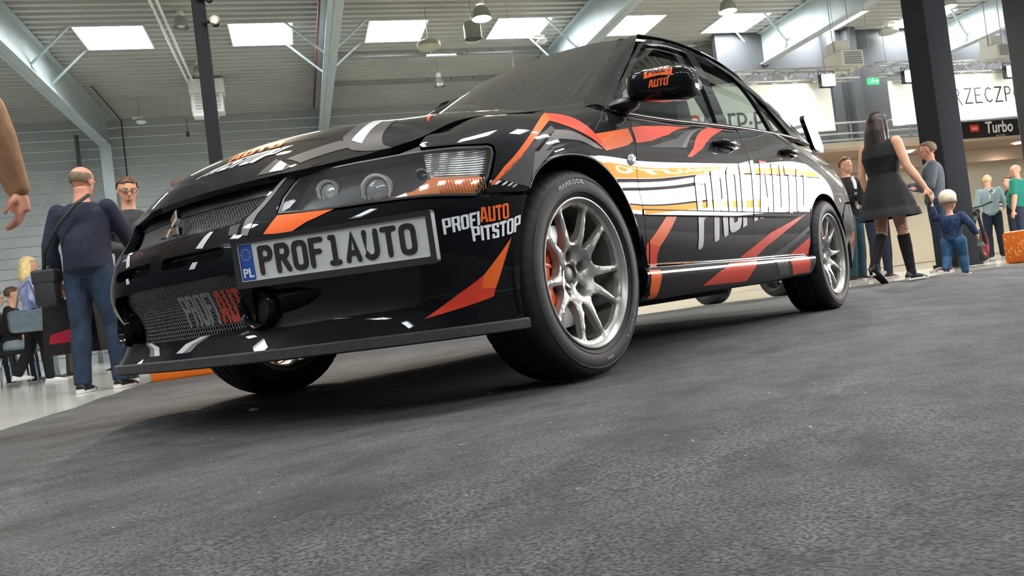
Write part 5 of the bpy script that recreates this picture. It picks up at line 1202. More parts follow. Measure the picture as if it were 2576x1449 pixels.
# ---------------- rear wing, handles
wing = empty('rear_wing', (0, 0, 0), parent=CAR)
foil = [tuple(q) for q in fillet([(-3.10, 1.165), (-3.20, 1.185), (-3.36, 1.200), (-3.38, 1.192), (-3.22, 1.165)], .012, 3)]
mobj('wing_blade', prism(foil, -.66, .66, 'y'), mat('carbon_black', (.012, .012, .013), .25, coat=1.), wing, auto=35)
for sg in (1, -1):
    ep = fillet([(-3.02, 1.190), (-3.06, 1.215), (-3.20, 1.205), (-3.33, 1.10), (-3.38, 1.03), (-3.36, .995), (-3.18, 1.005), (-3.10, 1.10)], .03, 3)
    mobj('wing_end_plate', prism([tuple(q) for q in ep], sg*.66, sg*.688, 'y'), PAINT, wing, auto=40)
    if sg > 0: mobj('wing_graphic', prism([(-3.08, 1.195), (-3.19, 1.19), (-3.31, 1.10), (-3.27, 1.09)], sg*.688, sg*.6895, 'y'), REDOR, wing)
for s in (1, -1):
    for x, z in ((-1.235, .818), (-2.075, .852)):
        hd = mobj('door_handle', T(tube([(-.105, .000, 0), (-.085, .026, .002), (0, .034, .003), (.075, .026, .002), (.098, 0, 0)], [.014, .017, .018, .017, .013], 10), (x, s*.845, z), s=(1, s, 1)), PAINT, CAR, smooth=True)
        mobj('handle_recess', T(sphere((0, 0, 0), (.075, .012, .030), 20, 8), (x+.0, s*.846, z-.012)), DARK, hd, smooth=True)
# ================================================================ people (local frame: facing +x, own left +y)
SKIN = noisy(mat('skin', srgb(214, 160, 132), .5, spec=.4), 14, .06); SKIN2 = noisy(mat('skin_warm', srgb(196, 136, 112), .5, spec=.4), 14, .06)
def cloth(name, rgb, scale=30, amt=.18, rough=.85): return noisy(mat(name, srgb(*rgb), rough), scale, amt, .25, scale*3)
EYEW = mat('eye_white', (.7, .69, .67), .25); EYED = mat('eye_dark', (.02, .015, .01), .15)
def ell(pts, rads, n=14):
    """tube with elliptical sections (forward, sideways); ends rounded"""
    P = [Vector(p) for p in pts]; V = []; F = []; m = len(P)
    for i, q in enumerate(P):
        d = (P[min(i+1, m-1)]-P[max(i-1, 0)]).normalized(); side = Vector((0, 1, 0)); side = (side-d*side.dot(d))
        side = side.normalized() if side.length > .15 else Vector((1, 0, 0)); fw = side.cross(d).normalized(); a, b = rads[i] if isinstance(rads[i], tuple) else (rads[i], rads[i])
        for k in range(n): t = 2*math.pi*k/n; V.append(tuple(q+fw*(a*math.cos(t))+side*(b*math.sin(t))))
    for i in range(m-1):
        for k in range(n): F.append((i*n+k, i*n+(k+1) % n, (i+1)*n+(k+1) % n, (i+1)*n+k))
    F.append(tuple(range(n-1, -1, -1))); F.append(tuple((m-1)*n+k for k in range(n)))
    return V, F
def limb(p0, p1, p2, r0, r1, r2, e=.0):
    """two-segment tapered limb with a rounded joint"""
    a, b, c = Vector(p0), Vector(p1), Vector(p2); m1 = a.lerp(b, .45); m2 = b.lerp(c, .35)
    return [ell([a, m1, b], [r0+e, (r0*.55+r1*.5)+e, r1+e], 12), ell([b, m2, c], [r1+e, r1*1.04+e, r2+e], 12), sphere(tuple(a), r0+e, 10, 8), sphere(tuple(b), r1+e, 10, 8), sphere(tuple(c), r2+e, 10, 8)]
def remesh(name, parts, m, parent, vox=.012, sm=3, label=None, z0=None):
    o = mobj(name+'_tmp', J(list(parts)), None)
    md = o.modifiers.new('r', 'REMESH'); md.mode = 'VOXEL'; md.voxel_size = vox
    if sm: s = o.modifiers.new('s', 'SMOOTH'); s.factor = .5; s.iterations = sm
    dg = bpy.context.evaluated_depsgraph_get(); me = bpy.data.meshes.new_from_object(o.evaluated_get(dg)); old = o.data; bpy.data.objects.remove(o); bpy.data.meshes.remove(old)
    me.name = name; me.shade_smooth(); me.materials.clear(); me.materials.append(m)
    ob = bpy.data.objects.new(name, me); COL.objects.link(ob); ob.parent = parent
    if label: ob['label'] = label
    return ob
def hand(w, d, palmn, side, r=1., curl=.5, thumb=1):
    """w wrist point, d direction of the fingers, palmn palm normal; five fingers with two bends"""
    w = Vector(w); d = Vector(d).normalized(); n = Vector(palmn); n = (n-d*n.dot(d)).normalized(); s = d.cross(n).normalized()*side; P = []
    P.append(ell([w, w+d*.045*r, w+d*.085*r], [(.022*r, .022*r), (.019*r, .034*r), (.016*r, .036*r)], 10)); 
    # the ellipse helper is oriented by y; use spheres to fill the palm across s
    for k in range(4): P.append(tube([w+d*.02*r+s*(.022-.0147*k)*r*.6, w+d*.088*r+s*(.027-.018*k)*r], [.013*r, .0115*r], 8))
    for k, L in enumerate((.070, .078, .072, .056)):
        b = w+d*.088*r+s*(.028-.0187*k)*r; d1 = (d+n*curl*.6).normalized(); d2 = (d+n*curl*1.7).normalized(); q = b+d1*L*.45*r; e = q+d2*L*.32*r; e2 = e+(d+n*curl*3.).normalized()*L*.25*r
        P.append(tube([b, q, e, e2], [.0098*r, .0092*r, .0085*r, .0070*r], 8))
    t0 = w+d*.03*r+s*.028*r; t1 = t0+(d*.6+s*.7+n*.3).normalized()*.035*r; t2 = t1+(d*.9+s*.2+n*.5).normalized()*.030*r; t3 = t2+(d+n*.6).normalized()*.02*r
    P.append(tube([t0, t1, t2, t3], [.0125*r, .0115*r, .010*r, .008*r], 8))
    return P
def person(name, loc, yaw, label, H=1.75, top=None, bottom=None, shoes=None, hair=None, hairstyle='short', skin=SKIN, J_=None, sleeves=1., build=1., vox=.012, head_yaw=0., head_pitch=0., skirt=None, top_hem=.86, collar=1.455, group='visitors in the hall', glasses=False, socks=None, curl=.5, barearm=False, extra=None, belly=0., chin=True, hands=(1, 1), lower=True, female=False, hs_=1.):
    k = H/1.75; S = lambda p: Vector(p)*k
    jt = dict(sh=.185*build, lS=(0, .172*build, 1.405), rS=(0, -.172*build, 1.405), lE=(-.01, .235*build, 1.13), rE=(-.01, -.235*build, 1.13), lW=(.04, .245*build, .875), rW=(.04, -.245*build, .875), lH=(0, .085, .92), rH=(0, -.085, .92), lK=(.015, .10, .50), rK=(.015, -.10, .50), lA=(-.02, .105, .09), rA=(-.02, -.105, .09), lT=0., rT=0., neck=(-.01, 0, 1.47), head=(.018, 0, 1.622), chest=(0, 0, 1.28), waist=(0, 0, 1.06), pelvis=(0, 0, .94), lFd=None, rFd=None, lHd=None, rHd=None)
    jt.update(J_ or {}); g = lambda n: S(jt[n])
    root = empty(name, loc, yaw, label=label, cat='person', group=group)
    b = build
    def torso(e=0., bel=0.):
        r = lambda a, c: ((a*b+e)*k, (c*b+e)*k)
        ch = g('chest'); wa = g('waist'); pe = g('pelvis'); nk = g('neck'); hip = .155 if female else .150; wst = .118 if female else .135
        return [ell([pe-(wa-pe)*.45, pe, wa, wa.lerp(ch, .5), ch, ch.lerp(nk, .50), ch.lerp(nk, .74), ch.lerp(nk, .93)], [r(.085, .12), r(.110+bel*.4, hip), r(.098+bel, wst), r(.108+bel*.7, .145), r(.115+(.02 if female else 0), .165), r(.102, .176 if not female else .158), r(.080, .142 if not female else .125), r(.056, .076)], 18)]
    def arms(e=0., upto=1.):
        o = []
        for s in 'lr':
            a, m_, c = g(s+'S'), g(s+'E'), g(s+'W')
            if upto <= .05: continue
            if upto < 1.: 
                if upto <= .5: m2 = a.lerp(m_, upto*2); o += [ell([a, m2], [.056*k*b+e, .047*k*b+e], 12), sphere(tuple(a), (.056*b)*k+e, 10, 8)]; continue
            o += limb(a, m_, c, .049*k*b, .040*k*b, .027*k*b, e)
        return o
    def legs(e=0., cut=None):
        o = []
        for s in 'lr':
            o += limb(g(s+'H'), g(s+'K'), g(s+'A'), .082*k*b, .054*k, .037*k, e)
        return o
    hd = g('head'); nk = g('neck'); Rh = Matrix.Rotation(head_yaw, 3, 'Z') @ Matrix.Rotation(head_pitch, 3, 'Y')
    kh = k*hs_; hp = lambda x, y, z: hd+Rh @ (Vector((x, y, z))*kh)
    def hsph(c, r): 
        v, f = sphere((0, 0, 0), tuple(q*kh for q in r), 16, 12); return [tuple(hp(*c)+Rh @ Vector(p)) for p in v], f
    head = [hsph((-.010, 0, .030), (.093, .076, .085)), hsph((.012, 0, -.030), (.070, .062, .085)), hsph((.040, 0, -.078), (.038, .040, .034)), hsph((.068, 0, .012), (.022, .050, .030)),
            tube([hp(.078, 0, .012), hp(.100, 0, -.022), hp(.086, 0, -.034)], [.009*kh, .0135*kh, .011*kh], 8), hsph((.074, 0, -.058), (.017, .028, .012)), hsph((-.004, .077, -.010), (.019, .010, .031)), hsph((-.004, -.077, -.010), (.019, .010, .031)),
            ell([nk-Vector((0, 0, .05*k)), nk.lerp(hd, .35), hp(-.022, 0, -.055)], [(.060*k, .066*k), (.052*k, .055*k), (.055*k, .056*k)], 12)]
    bodyp = head+torso(-.008)+arms(-.004)+(legs(-.004) if lower else [])
    for s, on in zip('lr', hands):
        if not on: continue
        w, e_ = g(s+'W'), g(s+'E'); d = Vector(jt[s+'Hd']) if jt[s+'Hd'] else (w-e_); sd = 1 if s == 'l' else -1
        pn = Vector((0, -sd, 0)) if abs(d.normalized().y) < .8 else Vector((0, 0, -1)); bodyp += hand(w, d, pn, 1 if s == 'l' else -1, k, curl)
    if lower and shoes is not None and socks is None:
        pass
    body = remesh('body', bodyp, skin, root, vox)
    # face
    for y in (.031, -.031):
        mobj('eye', (lambda vf: ([tuple(p) for p in vf[0]], vf[1]))(hsph((.0775, y, .013), (.010, .0125, .008))), EYEW, body, smooth=True); mobj('iris', hsph((.0845, y, .012), (.005, .006, .006)), EYED, body, smooth=True)
        mobj('eyebrow', tube([hp(.088, y-.018, .030), hp(.094, y, .036), hp(.086, y+.018, .031)], .0042*kh, 6), hair or EYED, body, smooth=True)
    mobj('lips', tube([hp(.086, -.022, -.062), hp(.094, 0, -.060), hp(.086, .022, -.062)], .0055*kh, 6), mat('lips', srgb(178, 100, 90), .5), body, smooth=True)
    if hair:
        def hair_shell(f, grow=1.075, low=-.02, extra_=()):
            parts = []
            v, q = sphere((0, 0, 0), (.099*kh*grow, .083*kh*grow, .090*kh*grow), 28, 20); keep = []
            for fc in q:
                c = np.mean([v[i] for i in fc], 0)/kh
                if f(c): keep.append(fc)
            used = sorted({i for fc in keep for i in fc}); ix = {i: n for n, i in enumerate(used)}
            V1 = [tuple(hp(-.010, 0, .030)+Rh @ Vector(v[i])) for i in used]; V2 = [tuple(hp(-.010, 0, .030)+Rh @ (Vector(v[i])*.86)) for i in used]; n = len(V1)
            F = [tuple(ix[i] for i in fc) for fc in keep]; ed = {}
            for fc in F:
                for a, c in zip(fc, fc[1:]+fc[:1]): ed[(a, c)] = 1
            F2 = F+[tuple(i+n for i in fc[::-1]) for fc in F]+[(c, a, a+n, c+n) for a, c in ed if (c, a) not in ed]
            return V1+V2, F2
        if hairstyle == 'short': parts = [hair_shell(lambda c: c[2] > .035+.25*max(0, c[0]-.02) or (c[0] < .0 and c[2] > -.050-.3*max(0, c[0]+.05)))]
        elif hairstyle == 'fringe': parts = [hair_shell(lambda c: (c[2] > .012 and c[0] < .07) or (c[0] < -.01 and c[2] > -.06))]
        elif hairstyle == 'bald': parts = [hair_shell(lambda c: c[0] < .02 and -.060 < c[2] < .030+.0*abs(c[1]), 1.04)]
        elif hairstyle == 'baby': parts = [hair_shell(lambda c: c[2] > .02 or (c[0] < .02 and c[2] > -.055), 1.05)]
        elif hairstyle in ('long', 'blonde'):
            L = .34 if hairstyle == 'long' else .20
            parts = [hair_shell(lambda c: c[2] > .025 or (c[0] < .02 and c[2] > -.08), 1.08), ell([hp(-.045, 0, .03), hp(-.070, 0, -.08), hp(-.085, 0, -.08-L*.55), hp(-.075, 0, -.08-L)], [(.062*kh, .092*kh), (.058*kh, .112*kh), (.048*kh, .135*kh), (.018*kh, .095*kh)], 16),
                     ell([hp(.0, .070, .03), hp(-.02, .085, -.08), hp(-.03, .095, -.10-L*.5)], [.030*kh, .034*kh, .020*k], 10), ell([hp(.0, -.070, .03), hp(-.02, -.085, -.08), hp(-.03, -.095, -.10-L*.5)], [.030*kh, .034*kh, .020*k], 10)]
        remesh('hair', parts, hair, body, min(vox, .009), 2)
    if top:
        tp = torso(.014, belly)+arms(.012, sleeves)
        # cut the garment at the hem by starting the torso there
        o = remesh('top', tp, top, root, vox, 3)
    if bottom is not None:
        lg = legs(.017); pe = g('pelvis'); wa = g('waist')
        lg.append(ell([pe-(wa-pe)*.55, pe, wa-(wa-pe)*.20], [(.090*b*k, .12*b*k), (.122*b*k, .160*b*k), ((.108+belly*.6)*b*k, .145*b*k)], 16))
        for s in 'lr':
            lg.append(cyl(g(s+'K').lerp(g(s+'A'), .25), g(s+'A')-Vector((0, 0, .03*k)), .066*k, .062*k, 12))
        remesh('trousers', lg, bottom, root, vox, 3)
    if skirt:
        skirt(root, g, k)
    if shoes is not None:
        for s in 'lr':
            a = g(s+'A'); f = Vector(jt[s+'Fd']) if jt[s+'Fd'] else Vector((1, .12 if s == 'l' else -.12, 0)); f.normalize(); up = Vector((0, 0, 1)); 
            hz = a-up*.055*k; pts = [hz-f*.060*k, hz+f*.0*k, hz+f*.09*k-up*.008*k, hz+f*.155*k-up*.018*k, hz+f*.185*k-up*.022*k]
            sh = remesh('shoe', [ell(pts, [(.034*k, .034*k), (.044*k, .040*k), (.034*k, .046*k), (.024*k, .042*k), (.014*k, .026*k)], 12), cyl(a+up*.02*k, hz, .046*k, .042*k, 12)], shoes, root, min(vox, .010), 2)
            so = [hz-f*.068*k, hz, hz+f*.1*k, hz+f*.172*k, hz+f*.195*k]; V = []; side = up.cross(f)
            for q, wd in zip(so, (.028, .036, .044, .036, .018)): 
                zt = -.020*k-.0; base = Vector((q.x, q.y, a.z-.090*k)); 
                V += [tuple(base+side*wd*k), tuple(base-side*wd*k), tuple(base+side*wd*k+up*.030*k), tuple(base-side*wd*k+up*.030*k)]
            F = []
            for i in range(4): o_ = i*4; F += [(o_, o_+4, o_+5, o_+1), (o_+2, o_+3, o_+7, o_+6), (o_, o_+2, o_+6, o_+4), (o_+1, o_+5, o_+7, o_+3)]
            F += [(0, 1, 3, 2), (16, 18, 19, 17)]
            mobj('sole', (V, F), mat('sole_white', srgb(205, 203, 198), .7), sh)
    if glasses:
        G = []
        for y in (.032, -.032): G.append(tube([hp(.098, y+.024*math.cos(t), .010+.017*math.sin(t)) for t in np.linspace(0, 2*math.pi, 20, endpoint=False)], .0022*k, 6, closed=True))
        G += [tube([hp(.098, -.008, .014), hp(.101, 0, .016), hp(.098, .008, .014)], .002*k, 6), tube([hp(.096, .056, .014), hp(-.005, .082, .012)], .002*k, 6), tube([hp(.096, -.056, .014), hp(-.005, -.082, .012)], .002*k, 6)]
        mobj('glasses', J(G), mat('glasses_black', (.01, .01, .01), .3), root, smooth=True)
    if extra: extra(root, g, k, hp)
    return root
def yaw_of(v): return math.atan2(v[1], v[0])
RIGHT = np.array([-.613, .79]); CAMXY = np.array([CAM_P[0], CAM_P[1]])
def face(loc, away, right):
    d = np.array(loc[:2])-CAMXY; d = d/np.linalg.norm(d); r = np.array([d[1], -d[0]]); return yaw_of(away*d+right*r)
GZ = -.012
def at(a, w, z=GZ): return HW(a, w, z)
NAVY = cloth('navy_knit', (21, 27, 46)); JEAN = cloth('blue_jeans', (24, 40, 60), 14, .45); DKJ = cloth('dark_jeans', (28, 36, 52), 14, .3); BLKC = cloth('black_fabric', (16, 16, 18), 40, .2); GREYJ = cloth('charcoal_jacket', (52, 52, 54)); BRN = cloth('brown_coat', (142, 106, 78), 18, .2); LAV = cloth('lavender_top', (150, 158, 200), 10, .25); WHT = cloth('white_shirt', (205, 208, 212), 10, .06); TEAL = cloth('teal_trousers', (34, 66, 78), 14, .25); GSH = cloth('pale_grey_shirt', (148, 166, 170), 12, .08); GRN = cloth('green_shirt', (24, 108, 92), 12, .1); SWE = cloth('grey_sweater', (84, 92, 98), 20, .12); PRINT = cloth('toddler_sweater', (36, 54, 86), 30, .5); TJ = cloth('toddler_jeans', (44, 84, 116), 12, .3)
BLOND = noisy(mat('hair_blond', srgb(224, 198, 140), .5), 40, .2); DKBR = noisy(mat('hair_dark_brown', srgb(46, 34, 30), .45), 60, .4); BRH = noisy(mat('hair_brown', srgb(86, 60, 44), .5), 60, .35); GRYH = noisy(mat('hair_grey_brown', srgb(110, 90, 74), .6), 60, .3); BLKH = noisy(mat('hair_black', srgb(26, 24, 26), .4), 60, .4); BABY = noisy(mat('hair_baby', srgb(228, 214, 186), .6), 60, .15)
SHB = mat('shoe_black', srgb(24, 24, 26), .5); SHW = mat('shoe_white', srgb(220, 220, 222), .6); SHR = mat('shoe_maroon', srgb(96, 52, 56), .6); SHBR = mat('shoe_brown', srgb(60, 48, 40), .6)
BAGB = noisy(mat('bag_black', (.015, .015, .016), .6), 40, .2); BAGG = noisy(mat('bag_grey_leather', srgb(86, 100, 108), .45), 20, .15); POLY = noisy(mat('glossy_carrier', srgb(34, 30, 32), .25, coat=.6), 6, .2)
def bag_box(name, c, s, m, root, strap=None, bev=.02):
    o = mobj(name, box(c, s, bev=bev), m, root, auto=40)
    if strap: mobj('strap', tube(strap, .012, 6), m, o, smooth=True)
    return o
# 1 man in navy seen from behind
L1 = at(-1.50, 6.42)
def ex1(root, g, k, hp):
    pass
p1 = person('person', L1, face(L1, .82, .45), 'balding man in navy sweater and blue jeans seen from behind beside the car', 1.70, NAVY, JEAN, SHB, GRYH, 'bald', SKIN2, dict(rE=(.15, -.25, 1.17), rW=(.36, -.20, 1.08), lE=(-.03, .27, 1.14), lW=(.03, .27, .90), lA=(-.06, .11, .09), rA=(.05, -.13, .09), lK=(-.02, .10, .50), rK=(.05, -.12, .50), head=(.03, -.01, 1.63)), build=1.12, vox=.009, head_yaw=-.25, head_pitch=.1, belly=.05)
yw1 = face(L1, .82, .45); R1 = Matrix.Rotation(yw1, 3, 'Z')
def off(L, yw, v): return tuple(np.array(L)+np.array(Matrix.Rotation(yw, 3, 'Z') @ Vector(v)))
e = empty('shoulder_bag', off(L1, yw1, (-.06, .29, .0)), yw1, label='small black shoulder bag at the hip of the man in navy', cat='bag'); mobj('pouch', box((0, 0, .80), (.10, .17, .26), bev=.03), BAGB, e, auto=40); mobj('flap', box((.0, .0, .89), (.11, .18, .11), bev=.02), BAGB, e); mobj('strap', tube([(-.02, 0, .93), (-.10, -.06, 1.06), (-.125, -.20, 1.24), (-.115, -.34, 1.38), (-.03, -.40, 1.455)], .014, 6), BAGB, e, smooth=True); mobj('buckle', box((0, -.0, .955), (.03, .05, .03)), GALV, e)
e = empty('carrier_bag', off(L1, yw1, (.20, .26, .06)), yw1, label='large dark glossy carrier bag with red print held by the man in navy', cat='bag'); mobj('sack', T(prism([(-.22, .24), (.22, .24), (.19, .66), (-.19, .66)], -.09, .09, 'x'), (0, 0, 0)), POLY, e); mobj('red_print', J(T(prism([(-.17, .33), (.17, .33), (.15, .40), (0, .43), (-.15, .40)], -.0915, -.0905, 'x')), T(prism([(-.17, .33), (.17, .33), (.15, .40), (0, .43), (-.15, .40)], .0905, .0915, 'x'))), mat('print_red', srgb(150, 24, 44), .3), e); mobj('handle', tube([(0, -.08, .65), (0, -.05, .80), (0, .05, .80), (0, .08, .65)], .008, 6), POLY, e)
mobj('paper_sheet', box((0, 0, 0), (.22, .003, .30)), mat('paper_white', srgb(238, 238, 236), .8), loc=off(L1, yw1, (.50, -.27, 1.02)), rz=yw1+1.2, label='white paper sheet held out by the man in navy', cat='paper')
# 2 man with glasses
L2 = at(-1.36, 7.40); person('person', L2, face(L2, -.95, .15), 'dark haired man with black glasses looking down, facing the man in navy', 1.80, GREYJ, DKJ, SHB, BRH, 'short', SKIN, dict(lE=(.12, .25, 1.15), lW=(.32, .10, 1.10), rE=(.10, -.25, 1.15), rW=(.30, -.08, 1.08)), glasses=True, vox=.009, head_pitch=.32)
# 3 brown haired person behind the bonnet
L3 = at(-.88, 7.15); person('person', L3, face(L3, .3, -.9), 'brown haired person behind the bonnet, only the crown showing', 1.70, BLKC, DKJ, SHB, BRH, 'fringe', SKIN)
# 4 blonde woman
L4 = at(-3.30, 11.1); yw4 = face(L4, .15, 1.)
person('person', L4, yw4, 'blonde woman in lavender top and black trousers walking to the right', 1.64, LAV, BLKC, SHW, BLOND, 'blonde', SKIN, dict(lK=(-.05, .08, .50), lA=(-.24, .08, .17), rK=(.10, -.08, .50), rA=(.12, -.08, .09), lE=(.02, .22, 1.14), lW=(.20, .16, 1.02), rE=(-.02, -.24, 1.14), rW=(.14, -.20, .98)), build=.92, female=True)
e = empty('handbag', off(L4, yw4, (-.06, -.33, .0)), yw4, label='large grey leather handbag on the arm of the blonde woman', cat='bag'); mobj('body', T(prism([tuple(q) for q in fillet([(-.24, .66), (.22, .66), (.26, .93), (-.25, .93)], .05, 3)], -.07, .07, 'y')), BAGG, e, auto=40); mobj('strap', tube([(-.16, 0, .92), (-.10, .04, 1.18), (.02, .08, 1.30), (.06, .05, 1.15), (.10, 0, .92)], .012, 6), BAGG, e, smooth=True); mobj('pompom', sphere((.24, -.08, .80), .055, 14, 10), cloth('pink_fur', (200, 40, 120), 60, .3), e, smooth=True)
# 5 seated visitors with chairs at the far left
CHR = mat('chair_chrome', (.7, .7, .72), .2, 1.); CHS = cloth('chair_black', (24, 24, 26))
def chair(loc, yw, lab):
    e = empty('stacking_chair', loc, yw, label=lab, cat='chair', group='chairs of the seated visitors'); mobj('seat', box((0, 0, .45), (.44, .44, .05), bev=.02), CHS, e, auto=40); mobj('backrest', T(box((-.23, 0, .72), (.04, .42, .34), bev=.015)), CHS, e, auto=40)
    for sx in (-1, 1):
        for sy in (-1, 1): mobj('leg', tube([(sx*.19, sy*.20, .44), (sx*.22, sy*.22, 0)], .012, 6), CHR, e, smooth=True)
    for sy in (-1, 1): mobj('back_post', tube([(-.21, sy*.19, .44), (-.23, sy*.19, .88)], .012, 6), CHR, e, smooth=True)
SIT = dict(lK=(.42, .12, .50), rK=(.42, -.12, .50), lA=(.46, .12, .09), rA=(.46, -.12, .09), lH=(0, .10, .53), rH=(0, -.10, .53), pelvis=(0, 0, .55), waist=(.01, 0, .67), chest=(.03, 0, .88), neck=(.04, 0, 1.08), head=(.07, 0, 1.245), lS=(.03, .18, 1.03), rS=(.03, -.18, 1.03), lE=(.06, .24, .76), rE=(.06, -.24, .76), lW=(.28, .14, .70), rW=(.28, -.14, .70))
sit = [(-4.20, 12.4, 'smiling person in black hoodie sitting at the left edge', BLKC, JEAN, BLKH, 'short', (-.2, .9)), (-3.80, 11.85, 'seated person in pale grey jeans beside the blonde woman', BLKC, cloth('grey_jeans', (120, 134, 140), 12, .2), BRH, 'fringe', (-.2, .95)), (-4.75, 13.3, 'person in grey top sitting behind at the left edge', GREYJ, DKJ, BLKH, 'short', (-.3, .9)), (-2.95, 12.95, 'seated person in khaki trousers behind the carrier bag', BLKC, cloth('khaki', (92, 84, 70), 12, .2), BRH, 'short', (-.1, -.9)), (-2.28, 12.8, 'seated person in blue jeans behind the legs of the man in navy', NAVY, JEAN, BLKH, 'short', (-.2, -.9))]
for k, (a, w, lab, tp, bt, hr, hs, fv) in enumerate(sit):
    L = at(a, w); yw = face(L, *fv); person('person', L, yw, lab, 1.72, tp, bt, SHB, hr, hs, SKIN, SIT, vox=.014, head_pitch=.1)
    chair(at(a, w), yw, 'black chair with chrome legs under the ' + lab.split(' sitting')[0].replace('seated ', '').split(' beside')[0].split(' behind')[0].replace('smiling ', ''))
# 6 passer-by whose arm hangs into the left edge
L6 = at(-1.36, 3.0); yw6 = face(at(-.9, 3.), 1., .25)
person('person', L6, yw6, 'passer-by in tan knitted coat, only the hanging arm and hand in view', 1.80, BRN, DKJ, SHB, BRH, 'short', SKIN2, dict(rS=(0, -.22, 1.40), rE=(.0, -.385, 1.12), rW=(.06, -.43, .86), rHd=(.06, -.02, -1.), lA=(-.05, .14, .09), rA=(-.02, .0, .09), rK=(0, -.02, .5), rH=(0, -.06, .92)), build=1.05, vox=.008, curl=.75)
# 7 woman in black dress, 8 toddler
L8 = at(5.80, 6.50); yw8 = face(L8, .75, .62)
DRESS = cloth('black_dress', (20, 20, 24), 25, .3)
def dress(root, g, k):
    n = 40; V = []; F = []; rows = [(1.12, .125, .150), (1.02, .145, .180), (.95, .175, .215), (.85, .205, .248), (.78, .220, .268), (.735, .226, .275), (.73, .240, .290), (.66, .255, .305)]
    for i, (z, rx, ry) in enumerate(rows):
        for q in range(n):
            t = 2*math.pi*q/n; w_ = 1+(.045*math.sin(9*t)+.025*math.sin(5*t+1))*max(0, (1.05-z))*2.2; V.append((rx*w_*math.cos(t)*k, ry*w_*math.sin(t)*k, z*k))
    for i in range(len(rows)-1):
        for q in range(n): F.append((i*n+q, (i+1)*n+q, (i+1)*n+(q+1) % n, i*n+(q+1) % n))
    mobj('skirt', (V, F), DRESS, root, smooth=True)
    for s in 'lr':
        kn, a = g(s+'K'), g(s+'A'); remesh('over_knee_sock', [ell([kn.lerp(a, .08), kn.lerp(a, .4), a], [.060*k, .058*k, .042*k], 12)], BLKC, root, .010, 2)
        bands = [tube([tuple(g(s+'H').lerp(kn, f)+Vector((math.cos(t), math.sin(t), .25*math.sin(3*t+f*9)))*(.072-.02*f)*k) for t in np.linspace(0, 2*math.pi, 18, endpoint=False)], .0022*k, 5, closed=True) for f in (.72, .80, .88, .96)]
        mobj('tights_pattern', J(bands), BLKC, root, smooth=True)
        hz = a; mobj('heel', tube([tuple(hz+Vector((-.05*k, 0, -.01))), tuple(Vector((hz.x-.05*k, hz.y, max(.0, hz.z-.085*k)+.0)))], [.022*k, .016*k], 8), SHB, root, smooth=True)
person('person', L8, yw8, 'dark haired woman in short black dress walking away hand in hand with a toddler', 1.76, DRESS, None, SHB, DKBR, 'long', SKIN, dict(lA=(-.22, .07, .20), lK=(-.02, .09, .52), rA=(.10, -.09, .11), rK=(.05, -.09, .52), lFd=(.75, 0, -.65), rE=(.02, -.26, 1.14), rW=(.10, -.36, .90), lE=(-.02, .24, 1.13), lW=(.06, .24, .88)), sleeves=.04, build=1.12, vox=.009, female=True, skirt=dress, socks=1)
L9 = at(6.38, 6.33); yw9 = face(L9, .9, .3)
person('person', L9, yw9, 'toddler with pale blond hair in blue sweater and jeans', .88, PRINT, TJ, SHR, BABY, 'baby', SKIN, dict(head=(.02, 0, 1.53), neck=(-.01, 0, 1.25), chest=(0, 0, 1.06), waist=(0, 0, .86), pelvis=(0, 0, .74), lS=(0, .20, 1.20), rS=(0, -.20, 1.20), lE=(.02, .30, 1.22), lW=(.05, .32, 1.42), rE=(.0, -.33, 1.02), rW=(.06, -.40, .82), lH=(0, .11, .70), rH=(0, -.11, .70), lK=(-.04, .13, .40), lA=(-.20, .13, .18), rK=(.06, -.13, .40), rA=(.05, -.13, .10)), build=1.22, vox=.008, hs_=1.85)
# 9 men at the right
CROSS = dict(lE=(.06, .26, 1.14), lW=(.27, -.06, 1.20), rE=(.06, -.26, 1.14), rW=(.25, .06, 1.15), lHd=(0, -1, 0), rHd=(0, 1, 0))
L10 = at(7.66, 9.3); person('person', L10, face(L10, -.55, .85), 'young man in open black jacket and white shirt with folded arms', 1.78, BLKC, TEAL, SHBR, BRH, 'short', SKIN, CROSS, vox=.010, head_yaw=-.25, extra=lambda root, g, k, hp: (mobj('shirt_front', T(sphere((0, 0, 0), (.050, .062, .27), 16, 12), tuple(g('chest')+Vector((.090, .0, -.08)))), WHT, root, smooth=True), mobj('shirt_print', box(tuple(g('chest')+Vector((.140, 0, -.03))), (.012, .11, .05)), BLKC, root)))
L11 = at(8.22, 8.35); person('person', L11, face(L11, -.1, -1.), 'man in grey sweater with folded arms in profile before the black column', 1.75, SWE, JEAN, SHR, GRYH, 'short', SKIN2, CROSS, build=1.12, vox=.010)
L12 = at(13.75, 12.6); person('person', L12, face(L12, 1., -.05), 'man in pale grey shirt and jeans seen from behind at the right', 1.74, GSH, DKJ, SHBR, BLOND, 'bald', SKIN, dict(rE=(.05, -.25, 1.14), rW=(.25, -.25, 1.05)), sleeves=.6, vox=.013)
L13 = at(13.55, 11.75); person('person', L13, face(L13, .3, -1.), 'heavy man in green shirt at the right edge', 1.78, GRN, DKJ, SHB, None, 'bald', SKIN2, dict(), sleeves=.45, build=1.25, belly=.08, vox=.013)
L14 = at(14.65, 12.9); person('person', L14, face(L14, -.3, -1.), 'dark haired person in black behind the man in green shirt', 1.70, BLKC, DKJ, SHB, BRH, 'short', SKIN, CROSS, vox=.014)
L15 = at(12.6, 12.4); person('person', L15, face(L15, .6, .8), 'black haired person in dark clothes half hidden by the black column', 1.72, BLKC, DKJ, SHB, BLKH, 'short', SKIN, dict(), vox=.014)
